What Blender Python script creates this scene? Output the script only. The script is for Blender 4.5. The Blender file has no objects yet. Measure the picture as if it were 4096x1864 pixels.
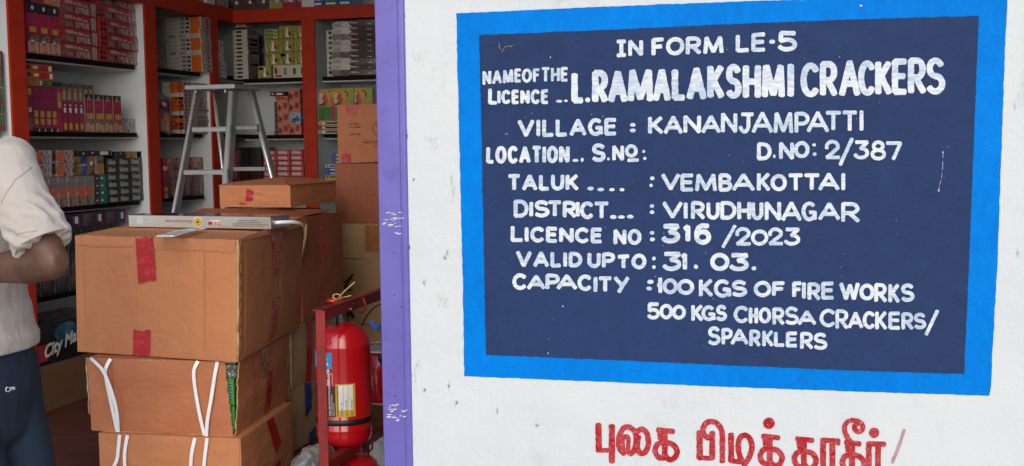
import bpy, bmesh, math, random
from mathutils import Vector, Matrix, noise
from mathutils.bvhtree import BVHTree
R = math.radians
rnd = random.Random(7)
SC = bpy.context.scene
COL = SC.collection

# ------------------------------------------------------------------ camera
F = 4496.0                                   # focal length in photo pixels (4096 x 1864)
_f = Vector((1212, -362, F)).normalized()
_x = -Vector((-16728, -151, F)).normalized()
_x = (_x - _f * _x.dot(_f)).normalized()
_z = -_x.cross(_f)
if _z.y > 0: _z = -_z
CAM = Vector((0, -3.15, 1.45))
right = Vector((_x.x, _f.x, _z.x)); down = Vector((_x.y, _f.y, _z.y)); fwd = Vector((_x.z, _f.z, _z.z))
cd = bpy.data.cameras.new('camera'); cam = bpy.data.objects.new('camera', cd); COL.objects.link(cam)
m = Matrix.Identity(4)
for i in range(3):
    m[i][0] = right[i]; m[i][1] = -down[i]; m[i][2] = -fwd[i]; m[i][3] = CAM[i]
cam.matrix_world = m
cd.sensor_width = 36; cd.lens = F / 4096 * 36; cd.clip_end = 500; cd.clip_start = .05
SC.camera = cam

def at(px, py, ax, val):
    """world point on a plane, from a photo pixel"""
    d = right * (px - 2048) + down * (py - 932) + fwd * F
    i = 'xyz'.index(ax)
    return CAM + d * ((val - CAM[i]) / d[i])

# ------------------------------------------------------------------ light
W = bpy.data.worlds.new('World'); SC.world = W; W.use_nodes = True
nt = W.node_tree
sky = nt.nodes.new('ShaderNodeTexSky'); sky.sky_type = 'NISHITA'; sky.sun_disc = False
sky.sun_elevation = R(30); sky.sun_rotation = R(166); sky.dust_density = 1.5; sky.air_density = 1.0
bg = nt.nodes['Background']; bg.inputs[1].default_value = .15
nt.links.new(sky.outputs[0], bg.inputs[0])
sl = bpy.data.lights.new('sun', 'SUN'); sl.energy = 1.4; sl.angle = R(75); sl.color = (1, .975, .94)
so = bpy.data.objects.new('sun', sl); COL.objects.link(so)
so.rotation_euler = Vector((-.24, .95, -.52)).to_track_quat('-Z', 'Y').to_euler()
SC.view_settings.view_transform = 'Standard'; SC.view_settings.look = 'None'
SC.view_settings.exposure = .25; SC.view_settings.gamma = 1
SC.cycles.use_denoising = True
SC.cycles.max_bounces = 8; SC.cycles.diffuse_bounces = 5

# ------------------------------------------------------------------ materials
def srgb(r, g, b):
    return tuple((c / 255 / 12.92 if c <= 10 else ((c / 255 + .055) / 1.055) ** 2.4) for c in (r, g, b)) + (1,)
def lin(*c): return tuple(c) + (1,) if len(c) == 3 else c
class NB:
    def __init__(s, name):
        s.m = bpy.data.materials.new(name); s.m.use_nodes = True; s.t = s.m.node_tree
        s.b = s.t.nodes['Principled BSDF']
    def n(s, typ, **kw):
        nd = s.t.nodes.new(typ)
        for k, v in kw.items(): setattr(nd, k, v)
        return nd
    def l(s, a, b): s.t.links.new(a, b)
    def coord(s, scale=(1, 1, 1), kind='Object'):
        tc = s.n('ShaderNodeTexCoord'); mp = s.n('ShaderNodeMapping'); mp.inputs['Scale'].default_value = scale
        s.l(tc.outputs[kind], mp.inputs[0]); return mp.outputs[0]
    def noise(s, vec, scale, detail=4, rough=.6):
        nz = s.n('ShaderNodeTexNoise'); nz.inputs['Scale'].default_value = scale; nz.inputs['Detail'].default_value = detail
        nz.inputs['Roughness'].default_value = rough; s.l(vec, nz.inputs['Vector']); return nz.outputs[0]
    def ramp(s, fac, stops, interp='LINEAR'):
        r = s.n('ShaderNodeValToRGB'); r.color_ramp.interpolation = interp
        e = r.color_ramp.elements
        while len(e) < len(stops): e.new(.5)
        for k, (p, c) in enumerate(stops): e[k].position = p; e[k].color = c
        s.l(fac, r.inputs[0]); return r.outputs[0]
    def mix(s, fac, a, b, mode='MIX'):
        x = s.n('ShaderNodeMix', data_type='RGBA', blend_type=mode)
        for sock, v in ((x.inputs[0], fac), (x.inputs[6], a), (x.inputs[7], b)):
            if hasattr(v, 'is_output'): s.l(v, sock)
            else: sock.default_value = v
        return x.outputs[2]
    def bump(s, h, strength=.3, dist=.002, prev=None):
        b = s.n('ShaderNodeBump'); b.inputs['Strength'].default_value = strength; b.inputs['Distance'].default_value = dist
        s.l(h, b.inputs['Height'])
        if prev is not None: s.l(prev, b.inputs['Normal'])
        return b.outputs[0]
MATS = {}
def paint(name, col, rough=.6, var=.12, nscale=6, bump=.15, bscale=60, bdist=.001, metal=0, coat=0, col2=None, stretch=(1, 1, 1), spec=None):
    if name in MATS: return MATS[name]
    s = NB(name); col = lin(*col)
    v = s.coord(stretch)
    n1 = s.noise(v, nscale, 5)
    c2 = lin(*col2) if col2 else tuple(c * (1 - var * 2) for c in col[:3]) + (1,)
    s.l(s.ramp(n1, [(.3, c2), (.62, col)]), s.b.inputs['Base Color'])
    n2 = s.noise(v, bscale, 3)
    if bump: s.l(s.bump(n2, bump, bdist), s.b.inputs['Normal'])
    s.l(s.ramp(n1, [(.2, (min(1, rough + .1),) * 3 + (1,)), (.8, (max(.03, rough - .08),) * 3 + (1,))]), s.b.inputs['Roughness'])
    s.b.inputs['Metallic'].default_value = metal
    if coat: s.b.inputs['Coat Weight'].default_value = coat; s.b.inputs['Coat Roughness'].default_value = .12
    if spec is not None: s.b.inputs['Specular IOR Level'].default_value = spec
    MATS[name] = s.m; return s.m
def film(name, col, var=.2, rough=.28, bump=.5, bscale=35):      # printed card under crinkled clear film
    return paint(name, col, rough, var, 14, bump, bscale, .003, 0, .6)
def art(name, cols, scale=14, rough=.3, seed=0.0, coat=.5, stretch=(1, 1, 1), bump=.25):
    """a printed picture: patches of several inks"""
    if name in MATS: return MATS[name]
    s = NB(name)
    tc = s.n('ShaderNodeTexCoord'); mp = s.n('ShaderNodeMapping'); mp.inputs['Location'].default_value = (seed, seed * 1.7, seed * .6)
    mp.inputs['Scale'].default_value = stretch
    s.l(tc.outputs['Object'], mp.inputs[0])
    nz = s.noise(mp.outputs[0], scale, 3, .55)
    stops = []
    k = len(cols)
    for i, c in enumerate(cols): stops.append((.3 + .42 * i / max(1, k - 1), lin(*c)))
    s.l(s.ramp(nz, stops), s.b.inputs['Base Color'])
    s.b.inputs['Roughness'].default_value = rough; s.b.inputs['Coat Weight'].default_value = coat
    s.b.inputs['Coat Roughness'].default_value = .15
    if bump: s.l(s.bump(s.noise(mp.outputs[0], 30, 2), bump, .003), s.b.inputs['Normal'])
    MATS[name] = s.m; return s.m

def plaster():
    s = NB('white plaster'); v = s.coord()
    big = s.noise(v, 1.6, 6, .65); sp = s.noise(v, 9, 8, .7)
    base = s.mix(s.ramp(big, [(.35, (0, 0, 0, 1)), (.7, (1, 1, 1, 1))]), (.56, .60, .635, 1), (.63, .645, .638, 1))
    # scuffs and grime flecks
    vs = s.coord((1, 1, .45)); fl = s.noise(vs, 16, 10, .75); zone = s.noise(v, 2.2, 2)
    fac = s.n('ShaderNodeMath', operation='MULTIPLY')
    s.l(s.ramp(fl, [(.53, (0, 0, 0, 1)), (.66, (1, 1, 1, 1))]), fac.inputs[0]); s.l(s.ramp(zone, [(.47, (0, 0, 0, 1)), (.62, (.55, .55, .55, 1))]), fac.inputs[1])
    s.l(s.mix(fac.outputs[0], base, (.36, .34, .31, 1)), s.b.inputs['Base Color'])
    b1 = s.bump(s.noise(v, 55, 6, .7), .35, .004); b2 = s.bump(s.noise(v, 7, 4), .35, .016, b1)
    s.l(b2, s.b.inputs['Normal']); s.b.inputs['Roughness'].default_value = .75; s.b.inputs['Specular IOR Level'].default_value = .2
    MATS['plaster'] = s.m; return s.m
def emulsion(name, col, col2, streak=(30, 30, 4), rough=.5, fleck=None, spec=.15, big=5, bmp=.4, fsc=70, fth=.73, rng=(.38, .6)):
    """brushed paint on plaster"""
    s = NB(name); v = s.coord(); vs = s.coord(streak)
    n1 = s.noise(v, big, 6, .6); n2 = s.noise(vs, 2.2, 5, .6)
    ad = s.n('ShaderNodeMath', operation='ADD'); s.l(n1, ad.inputs[0]); s.l(n2, ad.inputs[1])
    hf = s.n('ShaderNodeMath', operation='MULTIPLY'); s.l(ad.outputs[0], hf.inputs[0]); hf.inputs[1].default_value = .5
    c = s.ramp(hf.outputs[0], [(rng[0], lin(*col2)), (rng[1], lin(*col))])
    if fleck:
        fn = s.noise(v, fsc, 4, .65)
        c = s.mix(s.ramp(fn, [(fth, (0, 0, 0, 1)), (fth + .06, (.8, .8, .8, 1))]), c, lin(*fleck))
    s.l(c, s.b.inputs['Base Color'])
    b1 = s.bump(s.noise(v, 110, 5, .7), bmp, .004); b2 = s.bump(s.noise(vs, 3, 3), bmp * .5, .002, b1)
    s.l(b2, s.b.inputs['Normal']); s.b.inputs['Roughness'].default_value = rough; s.b.inputs['Specular IOR Level'].default_value = spec
    MATS[name] = s.m; return s.m
def cardboard(name, col, col2):
    s = NB(name); v = s.coord(); 
    n1 = s.noise(v, 3.2, 6, .65); flute = s.noise(s.coord((140, 140, 3)), 1.0, 2)
    c = s.ramp(n1, [(.3, lin(*col2)), (.65, lin(*col))])
    st = s.noise(s.coord((1, 1, 1.6)), 7, 8, .75)
    dk = tuple(x * .6 for x in col[:3]) + (1,)
    c = s.mix(s.ramp(st, [(.58, (0, 0, 0, 1)), (.74, (.5, .5, .5, 1))]), c, dk)
    sc = s.noise(s.coord((2, 2, 40)), 3, 4, .6)
    c = s.mix(s.ramp(sc, [(.64, (0, 0, 0, 1)), (.74, (.30, .30, .30, 1))]), c, tuple(min(1, x * 1.5) for x in col[:3]) + (1,))
    s.l(c, s.b.inputs['Base Color']); s.b.inputs['Roughness'].default_value = .62
    b1 = s.bump(flute, .4, .002); b2 = s.bump(s.noise(v, 6, 5), .45, .014, b1)
    vor = s.n('ShaderNodeTexVoronoi', feature='DISTANCE_TO_EDGE'); vor.inputs['Scale'].default_value = 5.5; s.l(s.coord((1.6, 1.6, .7)), vor.inputs['Vector'])
    b3 = s.bump(s.ramp(vor.outputs[0], [(.0, (0, 0, 0, 1)), (.035, (1, 1, 1, 1))]), .22, .004, b2); s.l(b3, s.b.inputs['Normal'])
    MATS[name] = s.m; return s.m
def metal(name, col, rough=.25, scratch=.15):
    s = NB(name); v = s.coord((3, 3, 60)); n1 = s.noise(v, 4, 4)
    s.b.inputs['Metallic'].default_value = 1
    s.l(s.ramp(n1, [(.3, tuple(c * .8 for c in col) + (1,)), (.7, lin(*col))]), s.b.inputs['Base Color'])
    s.l(s.ramp(n1, [(.3, (rough + scratch,) * 3 + (1,)), (.7, (rough,) * 3 + (1,))]), s.b.inputs['Roughness'])
    s.l(s.bump(n1, .06, .001), s.b.inputs['Normal']); MATS[name] = s.m; return s.m
def cloth(name, col, var=.1, fold=.5, weave=500, fscale=7, stretch=(1, 1, .5)):
    s = NB(name); v = s.coord(stretch); n1 = s.noise(v, fscale, 4, .5); n2 = s.noise(s.coord(), weave, 2)
    s.l(s.ramp(s.noise(s.coord(), 4, 4), [(.3, tuple(c * (1 - var) for c in col) + (1,)), (.7, lin(*col))]), s.b.inputs['Base Color'])
    b1 = s.bump(n1, fold, .03); b2 = s.bump(n2, .25, .001, b1); s.l(b2, s.b.inputs['Normal'])
    s.b.inputs['Roughness'].default_value = .85; s.b.inputs['Sheen Weight'].default_value = .12 if col[0] > .1 else 0.0; s.b.inputs['Specular IOR Level'].default_value = .15
    MATS[name] = s.m; return s.m

M_PLASTER = plaster()
M_WHITE = paint('niche white', (.70, .765, .83), .55, .05, 3, .15, 40)
M_RED = emulsion('red oxide paint', (.50, .042, .016), (.42, .030, .012), (6, 6, 6), .42, None, .2, 3, .15)
M_PURPLE = emulsion('purple enamel', (.152, .128, .43), (.128, .104, .38), (3, 3, 1), .32, (.125, .100, .34), .35, 7, .07, 17, .60)
M_BLUE = emulsion('bright blue paint', (.0, .198, .68), (.0, .160, .57), (20, 20, 8), .5, (.04, .34, .85), .05, 3, .5)
M_NAVY = emulsion('navy paint', (.023, .046, .130), (.0195, .036, .098), (9, 9, 9), .55, (.05, .085, .21), .08, 1.0, .5)
M_LETTER = emulsion('white sign paint', (.68, .71, .73), (.40, .49, .62), (14, 14, 60), .5, None, .15, 9, .4, 70, .73, (.43, .56))
M_TAMIL = emulsion('red sign paint', (.37, .012, .018), (.43, .055, .065), (12, 12, 25), .55, (.50, .17, .17), .1, 9, .4, 110, .56, (.43, .56))
M_BLACK = paint('black granite', (.0045, .0045, .006), .55, .3, 30, .03, spec=.12)
M_FLOOR = paint('red oxide floor', (.10, .028, .02), .45, .25, 4, .15, 30)
M_CARD = cardboard('cardboard', (.50, .198, .082), (.43, .16, .064))
M_CARD2 = cardboard('darker cardboard', (.44, .155, .064), (.37, .12, .048))
M_CARD3 = cardboard('shade tinted cardboard', (.30, .092, .040), (.25, .07, .028))  # dim depth and red bounce light put into the cardboard colour
M_CARDB = cardboard('beige cardboard', (.36, .235, .12), (.27, .17, .085))
M_EDGE = paint('torn cardboard edge', (.50, .33, .17), .8, .25, 40, .5, 90)
M_TAPE = paint('red packing tape', (.43, .008, .016), .22, .3, 16, .3, 10, .006, 0, .35, (.34, .005, .012), (2.5, 2.5, .5))
M_TAPEB = paint('blue packing tape', (.02, .05, .30), .3, .3, 20, .5, 40, .003)
M_TAPEC = paint('brown packing tape', (.33, .13, .05), .25, .2, 20, .5, 40, .003, 0, .5)
M_STRAP = paint('white plastic strap', (.86, .87, .90), .2, .06, 8, .2, 200, .001, 0, .6)
M_ALUR = paint('ribbed aluminium', (.40, .42, .45), .4, .1, 6, .05, 60, .001, .4)
M_ALU = paint('aluminium', (.74, .76, .80), .22, .1, 6, .05, 60, .001, .55)
M_ALUG = paint('dull aluminium', (.33, .33, .34), .5, .12, 6, .05, 60, .001, .3)
M_SILVER = metal('silver foil card', (.96, .95, .88), .32, .05)
M_INK = paint('printing ink', (.012, .010, .009), .6, .1, 20, 0)
M_INKB = paint('brown ink', (.085, .032, .018), .7, .2, 20, 0)
M_INKP = paint('faint pencil', (.24, .09, .04), .7, .2, 20, 0)
M_WPRINT = paint('white print', (.78, .78, .76), .45, .08, 20, 0)
M_DARK = paint('black plastic', (.012, .012, .013), .4, .2, 20, .1)
M_EXT = paint('red enamel', (.50, .006, .010), .18, .08, 5, .03, 30, .001, 0, .7)
M_STAND = paint('dark red steel', (.25, .018, .016), .4, .25, 12, .2, 60)
M_YEL = paint('yellow label', (.62, .42, .03), .4, .1, 20, 0)
M_GOLD = paint('gold label', (.62, .37, .07), .4, .15, 30, .1)
M_SKIN = paint('brown skin', (.125, .054, .031), .52, .25, 9, .12, 120, .001)
M_SHIRT = cloth('beige shirt cotton', (.47, .418, .375), .06, .8)
M_PANTS = cloth('navy trouser knit', (.022, .034, .056), .15, .4)
M_HAIR = paint('black hair', (.010, .009, .008), .45, .3, 60, .6, 200, .003, stretch=(1, 1, .15))
M_SHOE = paint('black rubber sandal', (.015, .014, .014), .6, .2, 20, .1)
M_GROUND = paint('concrete ground', (.50, .48, .45), .85, .15, 2.5, .4, 25, .004)
M_CEIL = paint('ceiling paint', (.80, .80, .78), .8, .05, 3, .1, 30)

# ------------------------------------------------------------------ mesh builder
class MB:
    def __init__(s): s.v = []; s.f = []; s.mi = []; s.sm = []
    def add(s, vs, fs, mi=0, smooth=False):
        o = len(s.v); s.v += [tuple(p) for p in vs]
        for f in fs: s.f.append(tuple(o + i for i in f)); s.mi.append(mi); s.sm.append(smooth)
    def quad(s, a, b, c, d, mi=0): s.add([a, b, c, d], [(0, 1, 2, 3)], mi)
    def box(s, x0, x1, y0, y1, z0, z1, mi=0, M=None):
        vs = [Vector((x, y, z)) for z in (z0, z1) for y in (y0, y1) for x in (x0, x1)]
        if M: vs = [M @ p for p in vs]
        s.add(vs, [(0, 2, 3, 1), (4, 5, 7, 6), (0, 1, 5, 4), (2, 6, 7, 3), (0, 4, 6, 2), (1, 3, 7, 5)], mi)
    def bar(s, a, b, w, d, up=(0, 0, 1), mi=0):
        a = Vector(a); b = Vector(b); t = (b - a).normalized(); u = Vector(up)
        if abs(t.dot(u)) > .98: u = Vector((0, 1, 0))
        x = t.cross(u).normalized(); y = x.cross(t).normalized()
        vs = [p + x * sx * w / 2 + y * sy * d / 2 for p in (a, b) for sy in (-1, 1) for sx in (-1, 1)]
        s.add(vs, [(0, 2, 3, 1), (4, 5, 7, 6), (0, 1, 5, 4), (2, 6, 7, 3), (0, 4, 6, 2), (1, 3, 7, 5)], mi)
    def tube(s, pts, r, mi=0, seg=10, cap=True, flat=None):
        """round (or flattened: flat=(rx, ry)) tube; r a number or one per point"""
        pts = [Vector(p) for p in pts]; n = len(pts); rr = r if isinstance(r, (list, tuple)) else [r] * n
        rings = []; prev = None
        for i, p in enumerate(pts):
            t = (pts[min(n - 1, i + 1)] - pts[max(0, i - 1)]).normalized()
            if prev is None:
                prev = t.orthogonal().normalized()
            x = (prev - t * prev.dot(t)).normalized(); prev = x; y = t.cross(x)
            rings.append([p + (x * math.cos(a) + y * math.sin(a)) * rr[i] for a in [2 * math.pi * k / seg for k in range(seg)]])
        vs = [q for ring in rings for q in ring]; fs = []
        for i in range(n - 1):
            for k in range(seg): fs.append((i * seg + k, i * seg + (k + 1) % seg, (i + 1) * seg + (k + 1) % seg, (i + 1) * seg + k))
        if cap: fs.append(tuple(range(seg))[::-1]); fs.append(tuple((n - 1) * seg + k for k in range(seg)))
        s.add(vs, fs, mi, True)
    def lathe(s, prof, c=(0, 0, 0), mi=0, seg=40, cap=True):
        c = Vector(c); vs = []; fs = []
        for (r, z) in prof:
            for k in range(seg):
                a = 2 * math.pi * k / seg; vs.append(c + Vector((r * math.cos(a), r * math.sin(a), z)))
        for i in range(len(prof) - 1):
            for k in range(seg): fs.append((i * seg + k, i * seg + (k + 1) % seg, (i + 1) * seg + (k + 1) % seg, (i + 1) * seg + k))
        if cap:
            fs.append(tuple(range(seg))[::-1]); fs.append(tuple((len(prof) - 1) * seg + k for k in range(seg)))
        s.add(vs, fs, mi, True)
    def loft(s, rings, mi=0, cap=True):
        n = len(rings[0]); vs = [p for r in rings for p in r]; fs = []
        for i in range(len(rings) - 1):
            for k in range(n): fs.append((i * n + k, i * n + (k + 1) % n, (i + 1) * n + (k + 1) % n, (i + 1) * n + k))
        if cap: fs.append(tuple(range(n))[::-1]); fs.append(tuple((len(rings) - 1) * n + k for k in range(n)))
        s.add(vs, fs, mi, True)
    def grid(s, fn, nu, nv, mi=0, keep=None, smooth=False):
        vs = [fn(i / nu, j / nv) for j in range(nv + 1) for i in range(nu + 1)]; fs = []
        for j in range(nv):
            for i in range(nu):
                if keep and not keep((i + .5) / nu, (j + .5) / nv): continue
                a = j * (nu + 1) + i; fs.append((a, a + 1, a + nu + 2, a + nu + 1))
        s.add(vs, fs, mi, smooth)
    def mesh(s, name, mats):
        me = bpy.data.meshes.new(name); me.from_pydata(s.v, [], s.f); 
        for mm in (mats if isinstance(mats, (list, tuple)) else [mats]): me.materials.append(mm)
        me.polygons.foreach_set('material_index', s.mi); me.polygons.foreach_set('use_smooth', s.sm); me.update()
        return me
    def build(s, name, mats, parent=None, loc=None, bev=0, org=None, merge=0):
        if org is not None:
            o_ = Vector(org); s.v = [tuple(Vector(p) - o_) for p in s.v]; loc = org
        me = s.mesh(name, mats)
        if merge:
            bm = bmesh.new(); bm.from_mesh(me); bmesh.ops.remove_doubles(bm, verts=bm.verts, dist=merge)
            bmesh.ops.recalc_face_normals(bm, faces=bm.faces); bm.to_mesh(me); bm.free()
        o = bpy.data.objects.new(name, me); COL.objects.link(o)
        if parent: o.parent = parent
        if loc is not None: o.location = loc
        if bev:
            b = o.modifiers.new('bevel', 'BEVEL'); b.width = bev; b.segments = 2; b.limit_method = 'ANGLE'; b.angle_limit = R(40)
        return o
def tag(o, label, cat=None, group=None, kind=None):
    if label: o['label'] = label
    if cat: o['category'] = cat
    if group: o['group'] = group
    if kind: o['kind'] = kind
    return o
def thing(name, label, cat, loc=(0, 0, 0), group=None, rz=0):
    o = bpy.data.objects.new(name, None); COL.objects.link(o); o.location = loc; o.rotation_euler = (0, 0, rz)
    o.empty_display_size = .1
    return tag(o, label, cat, group)
_tc = {}
def text_geo(body, bold=0.0, shear=0.0):
    """flat outline of printed words, height normalised to the capital height, starting at x=0; returns verts, faces, width"""
    key = (body, bold, shear)
    if key in _tc: return _tc[key]
    cu = bpy.data.curves.new('t', 'FONT'); cu.body = body; cu.size = 1; cu.offset = bold; cu.shear = shear; cu.resolution_u = 3
    o = bpy.data.objects.new('t', cu); COL.objects.link(o)
    dg = bpy.context.evaluated_depsgraph_get(); me = o.evaluated_get(dg).to_mesh()
    vs = [v.co.copy() for v in me.vertices]; fs = [tuple(p.vertices) for p in me.polygons]
    o.evaluated_get(dg).to_mesh_clear(); bpy.data.objects.remove(o); bpy.data.curves.remove(cu)
    x0 = min(v.x for v in vs); x1 = max(v.x for v in vs); h = .7
    vs = [((v.x - x0) / h, v.y / h) for v in vs]
    _tc[key] = (vs, fs, (x1 - x0) / h); return _tc[key]

ORD = ['lowest', 'second', 'third', 'fourth', 'fifth', 'sixth', 'seventh', 'eighth', 'ninth', 'tenth', 'eleventh', 'twelfth', 'thirteenth', 'fourteenth']
def up(k): return 'lowest' if k == 0 else ORD[k] + ' from bottom'
LR = ['first', 'second', 'third', 'fourth', 'fifth', 'sixth', 'seventh', 'eighth', 'ninth', 'tenth', 'eleventh', 'twelfth', 'thirteenth']

# ------------------------------------------------------------------ setting
b = MB(); b.box(-30, 30, -40, -.03, -.2, 0); tag(b.build('ground', M_GROUND), 'pale concrete ground before the shop', None, None, 'structure')
b = MB(); b.box(-4.3, .5, -.03, 4.2, -.2, .15); tag(b.build('floor', M_FLOOR), 'dark red oxide floor inside the shop', None, None, 'structure')
XL, YB = -3.72, 3.62          # fronts of the left and the back shelving
FX0, FX1 = -1.258, -1.168     # purple frame
bld = thing('shop_building', 'white plastered shop front with a purple framed doorway', 'building', (0, 0, 0))
b = MB(); b.box(FX1 - .0015, 3.2, 0, .2, 0, 3.6); b.build('front_wall', M_PLASTER, bld)
b = MB(); b.box(-5.2, FX1 + .003, 0, .2, 2.95, 3.6); b.build('lintel', M_PLASTER, bld)  # unseen; opening set high and wide to let more light in
b = MB(); b.box(-6.5, -5.2, 0, .2, 0, 3.6); b.build('front_wall', M_PLASTER, bld)
b = MB(); b.box(-4.3, -4.14, .21, 4.2, .151, 3.299); b.build('side_wall', M_WHITE, bld)
b = MB(); b.box(-4.139, .5, 4.04, 4.2, .151, 3.299); b.build('back_wall', M_WHITE, bld)
b = MB(); b.box(.3, .5, .21, 4.039, .151, 3.299); b.build('side_wall', M_WHITE, bld)
b = MB(); b.box(-4.3, .5, .201, 4.2, 3.3, 3.45); b.build('ceiling', M_CEIL, bld)
# purple steel frame: flat face, a step and a rounded lip
b = MB()
prof = [(FX0, .10), (FX0, -.012), (FX0 + .003, -.015), (FX1 - .020, -.015), (FX1 - .018, -.010), (FX1 - .010, -.010), (FX1 - .004, -.007), (FX1, -.001), (FX1, .10)]
def frame_prof(x0, flip=False):
    pass
rings = [[(x, y, z) for x, y in prof] for z in (.0, .6, 1.2, 1.8, 2.4, 2.88)]
b.loft([[Vector(p) for p in r] for r in rings])
o = b.build('door_frame', M_PURPLE, bld); tag(o, 'purple painted steel door frame post with chipped white scuffs')
for p in o.data.polygons: p.use_smooth = False
# scuffs of bare white on the frame
b = MB()
for (cx, cy, w, h, n) in ((1572, 854, 34, 5, 5), (1580, 876, 44, 9, 8), (1572, 897, 52, 9, 9), (1590, 933, 10, 4, 2), (1584, 1625, 34, 7, 6), (1590, 1642, 40, 8, 8), (1584, 1664, 42, 8, 7), (1592, 1680, 16, 4, 3)):
    for k in range(n + 2):
        px = cx + rnd.uniform(-w, w) * .85; py = cy + rnd.uniform(-h, h); l = rnd.uniform(4, 13); t = rnd.uniform(.7, 2.0)
        q = [at(px - l, py + t * .5, 'y', -.0158), at(px + l * .2, py + t, 'y', -.0158), at(px + l, py - t, 'y', -.0158), at(px - l * .3, py - t, 'y', -.0158)]
        b.quad(*q)
for (px, py) in ((1576, 1011), (1578, 1180), (1604, 1228), (1580, 1583), (1577, 1507)):
    for k in range(1):
        c = at(px, py, 'y', -.0159); b.add([c + Vector((.0022 * math.cos(a), 0, .0022 * math.sin(a))) for a in [k2 * math.pi / 3 for k2 in range(6)]], [tuple(range(6))], 1)
tag(b.build('paint_chip', [M_WPRINT, M_INK], bld), 'white scuffs and dark nail holes in the purple paint')
b = MB(); b.box(-5.2, -5.12, -.012, .1, 0, 2.88); b.build('door_frame', M_PURPLE, bld)
b = MB(); b.box(-5.2, FX1, -.012, .1, 2.8805, 2.949); b.build('door_frame', M_PURPLE, bld)
b = MB()
for (px, py, w, h) in ((1722, 556, 20, 10), (1738, 585, 26, 14), (1806, 722, 6, 26), (1815, 770, 8, 34), (1765, 1195, 16, 26), (1782, 1215, 10, 20), (1780, 1030, 6, 8), (1790, 1010, 4, 14), (1696, 1130, 5, 8), (1655, 718, 4, 4), (1795, 1545, 4, 16), (1825, 1610, 5, 12), (1700, 1560, 5, 5), (1990, 1645, 3, 10), (1660, 1500, 6, 26), (1672, 1460, 10, 14), (4062, 420, 8, 20), (4070, 1010, 6, 14), (2150, 1700, 10, 5)):
    for k in range(26):
        x = px + rnd.gauss(0, w * .6); y = py + rnd.gauss(0, h * .6); l = rnd.uniform(.8, 3.2)
        b.add([at(x + l * math.cos(a) * rnd.uniform(.5, 1), y + l * 1.6 * math.sin(a) * rnd.uniform(.5, 1), 'y', -.0005) for a in (0, 1.05, 2.1, 3.15, 4.2, 5.25)], [tuple(range(6))], rnd.choice((0, 0, 0, 1)))
tag(b.build('grime', [paint('pale wall grime', (.535, .55, .55), .8, .08, 60, .3), paint('wall grime', (.47, .475, .47), .8, .1, 60, .3)], bld), 'grey smudges and specks on the white plaster')
# brown gaps where plaster has broken away beside the frame
b = MB()
for (py, h, w) in ((60, 34, 5), (95, 14, 3), (520, 8, 4), (545, 30, 5), (880, 6, 3), (990, 26, 5), (1200, 8, 2), (1500, 12, 2)):
    x0 = 1617 + (py) * .0195
    pts = []
    for k in range(7):
        pts.append(at(x0 + w * (rnd.random() * .8 + .3) * math.sin(math.pi * (k + .3) / 7), py - h / 2 + h * k / 6, 'y', -.0006))
    pts = [at(x0 - 1, py - h / 2, 'y', -.0006)] + pts + [at(x0 - 1, py + h / 2, 'y', -.0006)]
    b.add(pts, [tuple(range(len(pts)))])
b.build('broken_plaster', paint('raw brown plaster', (.22, .12, .06), .9, .3, 60, .3), bld)

# ------------------------------------------------------------------ hand-painted licence board
board = thing('licence_board', 'blue bordered navy licence notice painted on the white wall', 'sign', at(2900, 800, 'y', 0))
BO = Vector(board.location)
def jag(poly, y, step=16, amp=1.2):
    out = []
    for i in range(len(poly)):
        a = poly[i]; c = poly[(i + 1) % len(poly)]; L = math.hypot(c[0] - a[0], c[1] - a[1]); n = max(1, int(L / step))
        nx, ny = -(c[1] - a[1]) / L, (c[0] - a[0]) / L
        for k in range(n):
            t = k / n; j = (rnd.uniform(-1, 1) * amp + noise.noise((a[0] + t * 9, i, L * t * .01)) * 1.3) if k else 0
            out.append(at(a[0] + (c[0] - a[0]) * t + nx * j, a[1] + (c[1] - a[1]) * t + ny * j, 'y', y) - BO)
    return out
outer = [(1825, 53), (2400, 27), (3000, 4), (3500, -10), (4031, -14), (4023, 124), (4008, 540), (3991, 1040), (3962, 1560), (3957, 1583), (3450, 1567), (3000, 1551), (2400, 1527), (1857, 1505), (1849, 1030), (1836, 540)]
inner = [(1916, 140), (2500, 116), (2950, 95), (3400, 78), (3916, 63), (3896, 560), (3877, 1040), (3857, 1497), (3400, 1482), (2950, 1463), (2400, 1438), (1943, 1420), (1935, 1020), (1926, 560)]
b = MB(); p = jag(outer, -.0010); b.add(p, [tuple(range(len(p)))[::-1]]); b.build('border', M_BLUE, board)
b = MB(); p = jag(inner, -.0020, 14, 1.3); b.add(p, [tuple(range(len(p)))[::-1]]); b.build('panel', M_NAVY, board)

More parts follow.
